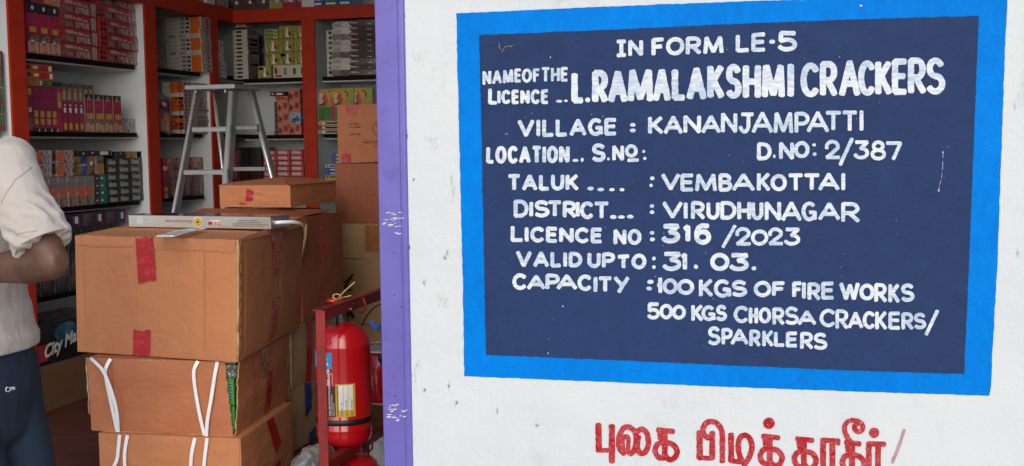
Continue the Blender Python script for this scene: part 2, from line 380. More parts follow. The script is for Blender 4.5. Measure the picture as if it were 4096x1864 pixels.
# brush alphabet: strokes on a unit cell, x to the right, y down
def arc(cx, cy, rx, ry, a0, a1, n=14):
    return [(cx + rx * math.cos(R(a0 + (a1 - a0) * k / n)), cy + ry * math.sin(R(a0 + (a1 - a0) * k / n))) for k in range(n + 1)]
G = {
 'A': [[(0, 1), (.5, 0)], [(.5, 0), (1, 1)], [(.2, .68), (.8, .68)]],
 'B': [[(0, 0), (0, 1)], [(0, 0), (.5, 0)] + arc(.5, .24, .42, .24, -90, 90) + [(0, .48)], [(.0, .48), (.5, .48)] + arc(.5, .74, .5, .26, -90, 90) + [(0, 1)]],
 'C': [arc(.55, .5, .55, .5, -42, -318, 22)],
 'D': [[(0, 0), (0, 1)], [(0, 0), (.4, 0)] + arc(.4, .5, .6, .5, -90, 90, 18) + [(0, 1)]],
 'E': [[(0, 0), (0, 1)], [(0, 0), (1, 0)], [(0, .48), (.9, .48)], [(0, 1), (1, 1)]],
 'F': [[(0, 0), (0, 1)], [(0, 0), (1, 0)], [(0, .48), (.85, .48)]],
 'G': [arc(.52, .5, .52, .5, -48, -335, 22) + [(1, .55)], [(.58, .56), (1, .56), (1, .98)]],
 'H': [[(0, 0), (0, 1)], [(1, 0), (1, 1)], [(0, .5), (1, .5)]],
 'I': [[(.5, 0), (.5, 1)]],
 'i': [[(.5, 0), (.5, 1)], [(0, 0), (1, 0)], [(0, 1), (1, 1)]],
 'J': [[(.2, 0), (1, 0)], [(.68, 0), (.68, .62)] + arc(.36, .64, .32, .36, 0, 165, 12)],
 'K': [[(0, 0), (0, 1)], [(.95, 0), (.08, .58)], [(.28, .46), (1, 1)]],
 'L': [[(0, 0), (0, 1)], [(0, 1), (1, 1)]],
 'M': [[(0, 1), (.08, 0)], [(.08, 0), (.5, .95)], [(.5, .95), (.92, 0)], [(.92, 0), (1, 1)]],
 'N': [[(0, 1), (0, 0)], [(0, 0), (1, 1)], [(1, 1), (1, 0)]],
 'O': [arc(.5, .5, .5, .5, -90, 275, 26)],
 'P': [[(0, 0), (0, 1)], [(0, 0), (.5, 0)] + arc(.5, .28, .5, .28, -90, 90) + [(0, .56)]],
 'R': [[(0, 0), (0, 1)], [(0, 0), (.5, 0)] + arc(.5, .27, .45, .27, -90, 90) + [(.05, .54)], [(.38, .54), (1, 1)]],
 'S': [arc(.52, .25, .44, .25, -25, -270, 14) + arc(.5, .75, .5, .25, -90, 150, 16)],
 'T': [[(0, 0), (1, 0)], [(.5, 0), (.5, 1)]],
 'U': [[(0, 0), (0, .6)] + arc(.5, .62, .5, .38, 180, 0, 14) + [(1, 0)]],
 'V': [[(0, 0), (.5, 1)], [(.5, 1), (1, 0)]],
 'W': [[(0, 0), (.28, 1)], [(.28, 1), (.52, .1)], [(.52, .1), (.76, 1)], [(.76, 1), (1, 0)]],
 'Y': [[(0, 0), (.48, .5)], [(1, 0), (.30, 1)]],
 '0': [arc(.5, .5, .5, .5, -90, 275, 26)],
 '1': [[(.05, .16), (.7, 0)], [(.7, 0), (.7, 1)]],
 't': [[(.6, 0), (.6, 1)], [(0, .5), (.9, .46)]],
 '2': [[(.04, .42)] + arc(.48, .3, .44, .3, 170, 385, 14) + [(.05, 1)], [(.05, 1), (1, 1)]],
 '3': [[(.05, 0), (.95, 0)], [(.95, 0), (.42, .42)], [(.42, .42)] + arc(.45, .7, .5, .3, -85, 160, 16)],
 '5': [[(.12, 0), (.95, 0)], [(.12, 0), (.1, .45)], [(.1, .48)] + arc(.48, .7, .5, .3, -110, 155, 16)],
 '6': [[(.9, .04)] + arc(.62, .5, .60, .5, -110, -190, 8) + arc(.5, .69, .48, .31, 180, -180, 20)],
 '7': [[(0, 0), (1, 0)], [(1, 0), (.45, 1)]],
 '8': [arc(.5, .24, .38, .24, 90, 450, 20), arc(.5, .74, .5, .26, -90, 270, 22)],
 '/': [[(0, 1), (1, 0)]],
 '.': [[(.3, .5), (.7, .5)]],
 '_': [[(0, .5), (1, .5)]],
}
PY0 = -.0030
def stroke(b, pts, w, lay, mi=0, org=BO, y0=PY0, proj=None):
    """one brush stroke: a ribbon of pixel points laid on the wall, ends rounded, edges a little ragged"""
    # resample
    P = []
    for i in range(len(pts) - 1):
        L = math.hypot(pts[i + 1][0] - pts[i][0], pts[i + 1][1] - pts[i][1]); n = max(1, int(L / 7))
        for k in range(n): t = k / n; P.append((pts[i][0] + (pts[i + 1][0] - pts[i][0]) * t, pts[i][1] + (pts[i + 1][1] - pts[i][1]) * t))
    P.append(pts[-1])
    if len(P) < 2: return
    y = y0 - lay * .00012
    w *= 1.05 if org is BO else 1.14
    seed = rnd.random() * 50
    Lf, Rt = [], []
    n = len(P)
    for i, (x, yy) in enumerate(P):
        a = P[max(0, i - 1)]; c = P[min(n - 1, i + 1)]; dx, dy = c[0] - a[0], c[1] - a[1]; l = math.hypot(dx, dy) or 1
        nx, ny = -dy / l, dx / l
        wl = w / 2 * (1 + .10 * noise.noise((seed, i * .35, 0))) + rnd.uniform(-1, 1) * (.5 if org is BO else 1.1)
        wr = w / 2 * (1 + .10 * noise.noise((seed, i * .35, 9))) + rnd.uniform(-.5, .5)
        Lf.append((x + nx * wl, yy + ny * wl)); Rt.append((x - nx * wr, yy - ny * wr))
    def cap(p, q):
        dx, dy = p[0] - q[0], p[1] - q[1]; l = math.hypot(dx, dy) or 1; dx /= l; dy /= l
        return [(p[0] + (-dy * math.cos(R(a)) + dx * math.sin(R(a)) * .55) * w / 2, p[1] + (dx * math.cos(R(a)) + dy * math.sin(R(a)) * .55) * w / 2 + rnd.uniform(-.8, .8)) for a in (30, 65, 90, 115, 150)]
    dy = .00010 / n
    W3 = lambda x, y_, i=0: at(x, y_, 'y', y - dy * i) - org
    vs = [W3(*q, i) for i, q in enumerate(Lf)] + [W3(*q, i) for i, q in enumerate(Rt)]
    fs = [(i, i + 1, n + i + 1, n + i) for i in range(n - 1)]
    b.add(vs, fs, mi)
    e = cap(P[-1], P[-2]); b.add([W3(*Lf[-1], n)] + [W3(*q, n) for q in e] + [W3(*Rt[-1], n)], [tuple(range(7))], mi)
    e = cap(P[0], P[1]); b.add([W3(*Rt[0])] + [W3(*q) for q in e] + [W3(*Lf[0])], [tuple(range(7))], mi)
def glyph(b, ch, x0, x1, y0, y1, w, slant=0, yr=None):
    """letter in a pixel box; inset by half the brush; yr = (top, bottom) at the right side when it differs"""
    h = w / 2
    ys = (y0, y1); ye = yr or ys
    for k, st in enumerate(G[ch]):
        pts = []
        for (u, v) in st:
            u += noise.noise((x0 * .37, k * 3.1 + u, v)) * .02
            x = x0 + h + (x1 - x0 - 2 * h) * u
            t = ys[0] + (ye[0] - ys[0]) * u; bo = ys[1] + (ye[1] - ys[1]) * u
            pts.append((x, t + h * .8 + (bo - t - 1.6 * h) * v))
        stroke(b, pts, w, k + (int(x0) % 3) * 4)
WID = {'I': .30, 'L': .78, 'E': .82, 'F': .78, 'M': 1.22, 'W': 1.35, 'J': .85, 'T': .95, 'i': .75, 'V': 1.1, 'A': 1.12, 'O': 1.08, 'C': 1.0, 'S': .95, '1': .45, 't': .5, 'N': 1.0}
def word(b, s, x0, x1, t0, t1, b0, b1, w):
    ws = [WID.get(c, .95) for c in s]; gap = .10; tot = sum(ws) + gap * (len(s) - 1); x = x0
    for c, wd in zip(s, ws):
        e = x + (x1 - x0) * wd / tot
        f0 = (x - x0) / (x1 - x0); f1 = (e - x0) / (x1 - x0)
        wi = max(e - x, w * 1.02)
        xm = (x + e) / 2
        glyph(b, c, xm - wi / 2, xm + wi / 2, t0 + (t1 - t0) * f0 + rnd.uniform(-1, 1), b0 + (b1 - b0) * f0 + rnd.uniform(-1, 1), w, 0, (t0 + (t1 - t0) * f1, b0 + (b1 - b0) * f1))
        x = e + (x1 - x0) * gap / tot
def dots(b, lst):
    for (x0, x1, y0, y1) in lst:
        n = 11; cx, cy = (x0 + x1) / 2, (y0 + y1) / 2
        pts = [at(cx + (x1 - x0) / 2 * math.cos(2 * math.pi * k / n) * rnd.uniform(.88, 1.08), cy + (y1 - y0) / 2 * math.sin(2 * math.pi * k / n) * rnd.uniform(.88, 1.08), 'y', PY0) - BO for k in range(n)]
        b.add(pts, [tuple(range(n))])
def letters(b, s, lst, w):
    for c, q in zip(s, lst): glyph(b, c, q[0], q[1], q[2], q[3], w)
w0 = 15
def T(label, b):
    """one lettering part per word: faces are grouped where the gap along the line is wide"""
    iv = sorted((min(b.v[i][0] for i in f), max(b.v[i][0] for i in f), k) for k, f in enumerate(b.f))
    groups = []; hi = None
    for lo, h_, k in iv:
        if hi is None or lo - hi > .016: groups.append([])
        groups[-1].append(k); hi = h_ if hi is None or lo - hi > .016 else max(hi, h_)
    for g in groups:
        used = sorted({i for k in g for i in b.f[k]}); mp = {i: j for j, i in enumerate(used)}
        w_ = MB(); w_.add([b.v[i] for i in used], [tuple(mp[i] for i in b.f[k]) for k in g])
        w_.build('lettering', M_LETTER, board)
b = MB()
word(b, 'iN', 2463, 2572, 160, 159, 227, 224, 15); word(b, 'FORM', 2606, 2894, 153, 143, 223, 214, w0 + 1); word(b, 'LE', 2943, 3064, 138, 131, 208, 205, w0 + 1)
dots(b, [(3076, 3101, 158, 176)]); glyph(b, '5', 3108, 3190, 126, 204, w0 + 2); T('white hand lettering reading IN FORM LE-5', b)
b = MB()
word(b, 'NAME', 1930, 2086, 284, 275, 340, 328, 11.5); word(b, 'OF', 2088, 2160, 276, 274, 330, 327, 11.5); word(b, 'THE', 2165, 2273, 270, 269, 328, 325, 11.5)
glyph(b, 'L', 1953, 1991, 353, 417, 14); word(b, 'ICENCE', 1990, 2195, 362, 358, 415, 415, 13); dots(b, [(2224, 2249, 399, 411), (2256, 2271, 398, 408)])
T('white hand lettering reading NAME OF THE LICENCE', b)
b = MB()
glyph(b, 'L', 2286, 2338, 289, 411, 24); dots(b, [(2341, 2361, 389, 410)])
letters(b, 'RAMALAKSHMI', [(2369, 2433, 282, 411), (2432, 2511, 281, 411), (2511, 2613, 275, 408), (2611, 2683, 274, 406), (2687, 2745, 275, 400), (2747, 2826, 268, 400), (2829, 2898, 260, 394), (2901, 2967, 258, 392), (2971, 3044, 258, 394), (3047, 3140, 256, 392), (3149, 3177, 252, 390)], 25)
letters(b, 'CRACKERS', [(3202, 3278, 253, 387), (3280, 3351, 247, 385), (3356, 3441, 239, 386), (3432, 3502, 244, 381), (3501, 3568, 243, 380), (3568, 3632, 237, 377), (3632, 3705, 233, 376), (3702, 3780, 233, 375)], 24)
T('large white hand lettering naming the licensee', b)
b = MB()
word(b, 'VILLAGE', 2070, 2468, 479, 473, 548, 540, w0); dots(b, [(2519, 2543, 492, 507), (2519, 2543, 514, 530)])
letters(b, 'KANANJAMPATTI', [(2593, 2654, 466, 536), (2654, 2731, 463, 536), (2734, 2804, 461, 533), (2805, 2883, 461, 533), (2884, 2949, 451, 531), (2951, 3018, 451, 532), (3006, 3093, 447, 532), (3094, 3173, 448, 534), (3178, 3238, 449, 532), (3226, 3316, 445, 530), (3300, 3367, 445, 522), (3367, 3431, 444, 525), (3434, 3458, 440, 524)], w0)
T('white hand lettering of the village line', b)
b = MB()
word(b, 'LOCATION', 1945, 2278, 586, 584, 653, 651, 15); dots(b, [(2290, 2314, 635, 648), (2322, 2335, 631, 648), (2428, 2439, 629, 642), (2569, 2581, 599, 612), (2572, 2586, 627, 640), (3091, 3103, 618, 633), (3249, 3264, 573, 586), (3250, 3267, 609, 624)])
glyph(b, 'S', 2365, 2422, 575, 646, 16); glyph(b, 'N', 2449, 2496, 581, 643, 14); glyph(b, 'O', 2500, 2551, 579, 629, 14); stroke(b, [(2513, 641), (2552, 640)], 13, 1)
letters(b, 'DNO', [(3028, 3086, 571, 640), (3116, 3176, 568, 638), (3176, 3238, 566, 631)], 15)
letters(b, '2/387', [(3298, 3363, 561, 635), (3354, 3415, 549, 664), (3415, 3479, 563, 636), (3482, 3544, 563, 640), (3542, 3609, 567, 642)], 14)
T('white hand lettering of the location and door number line', b)
b = MB()
word(b, 'TALUK', 2030, 2315, 698, 697, 762, 761, w0); dots(b, [(2349, 2376, 746, 762), (2389, 2418, 751, 765), (2436, 2459, 752, 765), (2478, 2498, 752, 765), (2600, 2618, 705, 721), (2597, 2611, 734, 749)])
letters(b, 'VEMBAKOTTAI', [(2644, 2721, 694, 761), (2722, 2776, 696, 764), (2781, 2867, 695, 766), (2874, 2928, 695, 765), (2928, 3020, 694, 764), (3028, 3082, 691, 764), (3083, 3147, 698, 763), (3151, 3214, 695, 763), (3214, 3281, 695, 761), (3272, 3359, 691, 762), (3363, 3383, 691, 763)], w0)
T('white hand lettering of the taluk line', b)
b = MB()
letters(b, 'DISTRICT', [(2055, 2114, 800, 869), (2118, 2132, 806, 867), (2135, 2198, 802, 868), (2191, 2247, 803, 866), (2251, 2306, 805, 871), (2304, 2318, 806, 868), (2320, 2375, 807, 875), (2375, 2437, 808, 875)], w0)
dots(b, [(2439, 2467, 859, 877), (2471, 2500, 861, 875), (2507, 2534, 859, 875), (2599, 2617, 816, 832), (2599, 2618, 841, 857)])
letters(b, 'VIRUDHUNAGAR', [(2649, 2731, 806, 873), (2735, 2750, 808, 876), (2764, 2821, 806, 877), (2826, 2879, 808, 877), (2881, 2946, 806, 877), (2949, 3004, 806, 879), (3005, 3053, 808, 879), (3059, 3124, 806, 882), (3125, 3207, 806, 884), (3206, 3267, 808, 883), (3272, 3362, 810, 881), (3365, 3440, 810, 889)], w0)
T('white hand lettering of the district line', b)
b = MB()
glyph(b, 'L', 2043, 2094, 903, 966, 15); word(b, 'ICENCE', 2098, 2410, 907, 913, 968, 972, 15); word(b, 'NO', 2454, 2566, 917, 918, 979, 978, w0); dots(b, [(2599, 2618, 923, 939), (2599, 2620, 949, 966)])
letters(b, '316', [(2646, 2723, 897, 972), (2730, 2766, 899, 968), (2776, 2846, 893, 977)], 19); glyph(b, '/', 2886, 2946, 898, 993, 13)
letters(b, '2023', [(2940, 3006, 910, 981), (3004, 3073, 920, 981), (3071, 3135, 911, 980), (3136, 3203, 912, 981)], 14)
T('white hand lettering of the licence number line', b)
b = MB()
word(b, 'VALID', 2064, 2329, 1003, 1010, 1068, 1068, w0); word(b, 'UP', 2350, 2460, 1010, 1010, 1071, 1072, 15); word(b, 'TO', 2468, 2585, 1021, 1015, 1075, 1075, 15); dots(b, [(2608, 2623, 1026, 1042), (2608, 2623, 1061, 1076), (2775, 2793, 1058, 1076), (3006, 3025, 1064, 1082)])
letters(b, '3103', [(2650, 2728, 1009, 1082), (2722, 2752, 1012, 1080), (2841, 2917, 1013, 1082), (2918, 2998, 1014, 1083)], 17); T('white hand lettering of the validity line', b)
b = MB()
letters(b, 'CAPACITY', [(2049, 2108, 1095, 1158), (2107, 2182, 1100, 1158), (2182, 2239, 1096, 1158), (2225, 2309, 1098, 1158), (2310, 2368, 1100, 1162), (2373, 2391, 1106, 1169), (2392, 2449, 1107, 1168), (2454, 2518, 1106, 1173)], 15)
dots(b, [(2588, 2615, 1119, 1136), (2584, 2608, 1146, 1162)]); glyph(b, 't', 2625, 2654, 1108, 1174, 15)
letters(b, '00KGS', [(2651, 2711, 1115, 1175), (2709, 2776, 1118, 1178), (2796, 2853, 1116, 1187), (2855, 2924, 1119, 1189), (2924, 2989, 1121, 1186)], 15)
letters(b, 'OFFIREWORKS', [(3015, 3085, 1125, 1187), (3088, 3141, 1127, 1185), (3169, 3209, 1127, 1190), (3208, 3223, 1128, 1196), (3230, 3283, 1131, 1201), (3285, 3338, 1128, 1197), (3357, 3439, 1129, 1201), (3438, 3498, 1136, 1200), (3497, 3549, 1134, 1209), (3553, 3600, 1135, 1211), (3601, 3658, 1135, 1206)], 15)
T('white hand lettering of the capacity line', b)
b = MB()
letters(b, '500KGSCHORSACRACKERS/', [(2587, 2640, 1211, 1277), (2638, 2692, 1217, 1276), (2688, 2743, 1221, 1277), (2765, 2813, 1219, 1285), (2806, 2862, 1223, 1283), (2862, 2908, 1221, 1283), (2935, 2994, 1225, 1291), (2995, 3032, 1229, 1295), (3034, 3085, 1231, 1292), (3090, 3139, 1231, 1300), (3138, 3195, 1228, 1298), (3190, 3265, 1242, 1300), (3279, 3343, 1237, 1307), (3342, 3394, 1239, 1316), (3391, 3454, 1247, 1314), (3451, 3501, 1246, 1315), (3501, 3549, 1245, 1319), (3554, 3603, 1248, 1317), (3606, 3655, 1251, 1319), (3653, 3705, 1252, 1316), (3698, 3757, 1238, 1343)], 14)
T('white hand lettering of the second capacity line', b)
b = MB()
letters(b, 'SPARKLERS', [(2829, 2882, 1307, 1379), (2886, 2931, 1313, 1379), (2922, 2994, 1315, 1379), (2997, 3043, 1320, 1386), (3049, 3095, 1321, 1386), (3096, 3140, 1326, 1386), (3144, 3191, 1328, 1388), (3201, 3253, 1329, 1397), (3252, 3309, 1332, 1398)], 14)
T('white hand lettering reading SPARKLERS', b)
# drips, splashes and faint swirls in the navy
b = MB()
[stroke(b, [q0, q1], 1.3, 0) for q0, q1 in (((3772, 608), (3772, 632)), ((3772, 645), (3770, 680)), ((3769, 690), (3766, 712)), ((3763, 722), (3755, 758)))]; dots(b, [(3769, 3775, 606, 612), (3751, 3759, 758, 766), (2199, 2204, 226, 232), (2249, 2254, 1222, 1228), (3438, 3450, 18, 28), (2190, 2194, 1408, 1416)])
for k in range(60):
    px, py = rnd.uniform(1960, 3840), rnd.uniform(150, 1420); r_ = rnd.uniform(.6, 1.8); dots(b, [(px - r_, px + r_, py - r_, py + r_)])
b.build('paint_splash', M_LETTER, board)
b = MB()
stroke(b, [(1998, 170), (1996, 186), (2002, 196)], 2.5, 0); stroke(b, [(2008, 208), (2018, 190), (2030, 184), (2046, 186), (2050, 180)], 2.5, 1)
b.build('scratch', paint('ochre scratch', (.30, .20, .08), .8, .2, 30, 0), board)

# ------------------------------------------------------------------ red Tamil slogan
def tz(x, y): return (2200 + x / 1.7173, 1600 + y / 1.7173)
sl_o = at(2750, 1760, 'y', 0)
b = MB()
def ts(pts, w=38, lay=0):
    P = [tz(*p) for p in pts]
    # smooth the hand-drawn curve (Catmull-Rom)
    Q = []
    if len(P) > 3:
        for i in range(len(P) - 1):
            p0, p1, p2, p3 = P[max(0, i - 1)], P[i], P[i + 1], P[min(len(P) - 1, i + 2)]
            for k in range(6):
                t = k / 6
                Q.append(tuple(.5 * (2 * p1[j] + (p2[j] - p0[j]) * t + (2 * p0[j] - 5 * p1[j] + 4 * p2[j] - p3[j]) * t * t + (3 * p1[j] - p0[j] - 3 * p2[j] + p3[j]) * t ** 3) for j in (0, 1)))
        Q.append(P[-1])
    else: Q = P
    stroke(b, Q, w / 1.7173, lay, 0, sl_o, -.0012)
ts([(333, 168), (335, 350)], 38, 0); ts([(330, 345), (420, 345)], 28, 1); ts([(425, 175), (426, 425)], 38, 2)
ts([(512, 370), (478, 330), (474, 260), (505, 195), (548, 188), (585, 225), (592, 290), (575, 350), (550, 372)], 34, 0)
ts([(550, 372), (535, 345), (540, 270), (520, 250), (500, 270), (500, 330), (512, 365)], 28, 1)
ts([(590, 225), (630, 200), (665, 230), (676, 300), (655, 355), (618, 365), (600, 320), (608, 250)], 34, 2)
def ka(x, y, lay=0, sc=1.0):
    ts([(x - 50 * sc, y), (x + 62 * sc, y + 12)], 32, lay); ts([(x, y + 10), (x, y + 195)], 36, lay + 1)
    ts([(x - 36 * sc, y + 10), (x - 30 * sc, y + 62)], 30, lay + 2)
    ts([(x - 8, y + 85), (x - 48, y + 98), (x - 66, y + 140), (x - 45, y + 185), (x - 5, y + 195)], 34, lay + 3)
    ts([(x + 8, y + 88), (x + 55, y + 100), (x + 84, y + 145), (x + 70, y + 188), (x + 35, y + 205), (x + 5, y + 180)], 34, lay + 4)
ka(788, 205)
ts([(1027, 218), (1029, 400)], 38, 0); ts([(1025, 400), (1120, 398)], 30, 1); ts([(1115, 222), (1115, 398)], 36, 2)
ts([(1090, 262), (1060, 240), (1052, 195), (1075, 158), (1115, 148), (1155, 168), (1180, 215), (1184, 300), (1184, 425)], 34, 3)
ts([(1244, 235), (1244, 420)], 36, 0); ts([(1240, 420), (1330, 425)], 30, 1)
ts([(1345, 445), (1315, 410), (1294, 340), (1300, 270), (1335, 242), (1370, 262), (1388, 320), (1372, 385), (1345, 430), (1330, 450)], 34, 2)
def blob(x, y, r, lay=0):
    n = 22; b.add([at(*tz(x + r * math.cos(2 * math.pi * k / n) * rnd.uniform(.96, 1.04), y + r * math.sin(2 * math.pi * k / n) * rnd.uniform(.96, 1.04)), 'y', -.0012) - sl_o for k in range(n)], [tuple(range(n))])
blob(1504, 160, 40); ka(1510, 248); ka(1744, 266)
ts([(1876, 270), (1876, 460)], 36, 0); ts([(1870, 276), (1985, 282)], 32, 1); ts([(1940, 285), (1940, 460)], 36, 2); ts([(1982, 280), (1980, 305)], 26, 3)
ka(2075, 290, 0, .9)
ts([(2062, 282), (2035, 240), (2023, 190), (2045, 150), (2090, 140), (2135, 158), (2150, 190), (2130, 218), (2098, 208), (2092, 180), (2110, 165)], 30, 8)
blob(2226, 225, 36)
ts([(2190, 296), (2190, 460)], 36, 0); ts([(2182, 300), (2300, 304)], 32, 1); ts([(2254, 305), (2252, 460)], 36, 2)
o = b.build('painted_slogan', M_TAMIL); o.location = sl_o
tag(o, 'red hand painted Tamil slogan on the white wall under the notice', 'sign')
b2 = b; b = MB(); ts([(2434, 205), (2400, 310), (2352, 430)], 20, 0)
o2 = b.build('slash', paint('faded red paint', (.44, .27, .27), .6, .2, 40, 0), o); tag(o2, 'faint grey red slash after the last letter')

# ------------------------------------------------------------------ shelving
SZ = [.715, 1.162, 1.551, 1.938]           # tops of the black shelves
SF = .045                                 # shelf fronts set back
rack = thing('wall_shelf', 'built in red framed shelving along the left wall', 'shelving', (XL, 2, .15))
RO = Vector(rack.location)
def part(name, mats, fn, parent, label=None):
    b = MB(); fn(b); b.v = [tuple(Vector(p) - Vector(parent.location)) for p in b.v]; o = b.build(name, mats, parent)
    if label: o['label'] = label
    return o
posts = [(.28, .39), (1.453, 1.562), (2.588, 2.697), (3.302, 3.405)]
for (a, c) in posts:
    part('post', M_RED, lambda b: b.box(XL, XL + .012, a, c, .15, 2.285), rack)
    part('side_panel', M_WHITE, lambda b: b.box(-4.135, XL - .0005, a + .003, c - .003, .155, 3.0), rack)
part('back_panel', M_WHITE, lambda b: b.box(-4.139, -4.136, .25, 4.03, .155, 3.0), rack)
part('beam', M_RED, lambda b: b.box(XL - .10, XL + .010, .28, YB - .001, 2.286, 2.372), rack)
spans = [(.393, 1.450), (1.565, 2.585), (2.700, 3.299), (3.408, 4.03)]
for (a, c) in spans:
    for z in SZ:
        part('shelf', [M_BLACK, M_WHITE], lambda b: (b.box(-4.134, XL - SF, a + .002, c - .03 if c < 3.5 else c, z - .024, z, 0), b.box(-4.134, XL - SF - .03, a + .001, c - .001, z - .034, z - .0245, 1)), rack)
rack2 = thing('wall_shelf', 'built in red framed shelving across the back wall', 'shelving', (-2.7, YB, .15))
posts2 = [(-3.222, -3.130), (-2.30, -2.20)]
for (a, c) in posts2:
    part('post', M_RED, lambda b: b.box(a, c, YB - .012, YB, .15, 2.278), rack2)
    part('side_panel', M_WHITE, lambda b: b.box(a + .003, c - .003, YB + .0005, 4.03, .155, 2.9), rack2)
part('back_panel', M_WHITE, lambda b: b.box(-4.13, -1.0, 4.034, 4.037, .155, 3.0), rack2)
part('beam', M_RED, lambda b: b.box(XL + .011, -.6, YB - .010, YB + .10, 2.279, 2.362), rack2)
for (a, c) in [(XL + .02, -3.226), (-3.127, -2.304), (-2.197, -.7)]:
    for z in (.715, 1.162, 1.542, 1.915):
        part('shelf', [M_BLACK, M_WHITE], lambda b: (b.box(a + .02, c, YB + SF, 4.03, z - .024, z, 0), b.box(a + .01, c, YB + SF + .03, 4.03, z - .034, z - .0245, 1)), rack2)
part('shelf', [M_WHITE], lambda b: b.box(XL + .0, -.6, YB + .101, 4.03, 2.330, 2.361), rack2)
part('shelf', [M_WHITE], lambda b: b.box(-4.13, XL - .101, .3, 4.02, 2.330, 2.361), rack)

# ------------------------------------------------------------------ stock on the shelves
def pack(name, w, d, h, mats, decals=(), bev=.003):
    """one printed pack: front at y=0 facing -y, x centred, z up; decals are raised printed patches"""
    b = MB(); b.box(-w / 2, w / 2, 0, d, 0, h)
    L = .0009
    for dd in decals:
        k = dd[0]
        if k in 'frlt':
            _, u0, v0, u1, v1, mi = dd
            if k == 'f': q = [(-w / 2 + w * u, -L, h * v) for u, v in ((u0, v0), (u1, v0), (u1, v1), (u0, v1))]
            if k == 'r': q = [(w / 2 + L, d * u, h * v) for u, v in ((u0, v0), (u1, v0), (u1, v1), (u0, v1))]
            if k == 'l': q = [(-w / 2 - L, d * u, h * v) for u, v in ((u1, v0), (u0, v0), (u0, v1), (u1, v1))]
            if k == 't': q = [(-w / 2 + w * u, d * v, h + L) for u, v in ((u0, v0), (u1, v0), (u1, v1), (u0, v1))]
            b.add(q, [(0, 1, 2, 3)], mi)
        elif k == 'o':      # ellipse on the front
            _, u, v, ru, rv, mi = dd; n = 20
            b.add([(-w / 2 + w * (u + ru * math.cos(2 * math.pi * i / n)), -L * 1.6, h * (v + rv * math.sin(2 * math.pi * i / n))) for i in range(n)], [tuple(range(n))], mi)
        elif k == 'T':      # words on the front: text, u, v, cap height, mat, [vertical]
            _, tx, u, v, ch, mi = dd[:6]; vs, fs, tw = text_geo(tx, .02)
            if len(dd) > 6: b.add([(-w / 2 + w * u + y * ch, -L * 2.2, h * v - x * ch) for x, y in vs], fs, mi)
            else: b.add([(-w / 2 + w * u + x * ch, -L * 2.2, h * v + y * ch) for x, y in vs], fs, mi)
        elif k == 'p':      # polygon on the front
            _, pts, mi = dd; b.add([(-w / 2 + w * u, -L * 1.8, h * v) for u, v in pts], [tuple(range(len(pts)))], mi)
    me = b.mesh(name, mats)
    return me
_bev = {}
def put(me, name, label, cat, group, wall, along, depth, z, rz=0.0):
    o = bpy.data.objects.new(name, me); COL.objects.link(o)
    if wall == 'L': o.location = (XL - SF - depth, along, z); o.rotation_euler = (0, 0, R(90) + rz)
    else: o.location = (along, YB + SF + depth, z); o.rotation_euler = (0, 0, rz)
    return tag(o, label, cat, group)
GX = XL - SF - .008
def LY(px, py): return at(px, py, 'x', GX).y
def LZ(px, py): return at(px, py, 'x', GX).z
def BX(px, py): return at(px, py, 'y', YB + SF + .008).x
def BZ(px, py): return at(px, py, 'y', YB + SF + .008).z
jit = lambda a=.02: rnd.uniform(-a, a)

M_PINKW = paint('faded pink white print', (.52, .38, .36), .5, .12, 60, 0)
f_red = film('red foil print', (.44, .040, .045), .25)
f_pink = film('magenta print', (.50, .020, .105), .3)
f_purple = film('wine print', (.32, .016, .088), .3)
f_navy = film('dark navy print', (.012, .012, .035), .3)
f_orange = film('orange print', (.66, .13, .015), .2)
f_gold = film('gold print', (.48, .25, .04), .25)
f_green = film('green print', (.02, .22, .05), .25)
f_lime = film('lime print', (.36, .40, .07), .2)
f_teal = film('teal print', (.012, .24, .20), .3)
f_blue = film('blue print', (.015, .13, .52), .25)
f_white = film('white printed card', (.60, .60, .56), .12)
f_grey = film('grey printed card', (.26, .25, .24), .2)
f_dark = film('near black print', (.014, .020, .022), .3)
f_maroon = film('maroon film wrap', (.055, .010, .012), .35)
f_brown = film('brown print', (.13, .05, .03), .3)
m_label = paint('grey paper label', (.42, .42, .44), .6, .25, 90, 0)
m_oran = paint('salmon roundel', (.64, .15, .065), .45, .12, 20, 0)
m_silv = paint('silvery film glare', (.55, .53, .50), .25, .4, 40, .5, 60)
a_dark = art('dark photo print', [(.02, .015, .02), (.10, .03, .03), (.30, .22, .18), (.03, .02, .03)], 16, seed=1)
a_face = art('warm picture print', [(.05, .02, .02), (.42, .18, .09), (.62, .42, .30), (.30, .08, .05)], 13, seed=3)
a_mix = art('mixed picture print', [(.03, .02, .05), (.26, .08, .10), (.52, .42, .38), (.10, .10, .22), (.05, .03, .04)], 22, seed=5)
a_green = art('green picture print', [(.10, .14, .02), (.36, .40, .08), (.42, .12, .05), (.30, .36, .10)], 22, seed=8)
a_red = art('red picture print', [(.30, .03, .03), (.52, .10, .07), (.60, .28, .16), (.20, .02, .02)], 20, seed=2)
a_gem = art('blue gold foil print', [(.01, .02, .06), (.03, .10, .30), (.30, .16, .03), (.10, .06, .01), (.02, .02, .03)], 9, seed=4)
a_pink = art('pink foil glare print', [(.40, .03, .07), (.60, .14, .20), (.72, .45, .48), (.34, .02, .05)], 34, seed=6)
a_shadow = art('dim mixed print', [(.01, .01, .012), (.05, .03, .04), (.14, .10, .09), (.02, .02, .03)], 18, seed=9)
a_fire = art('flame print', [(.12, .02, .05), (.50, .14, .04), (.66, .36, .08), (.20, .03, .10)], 12, seed=10)

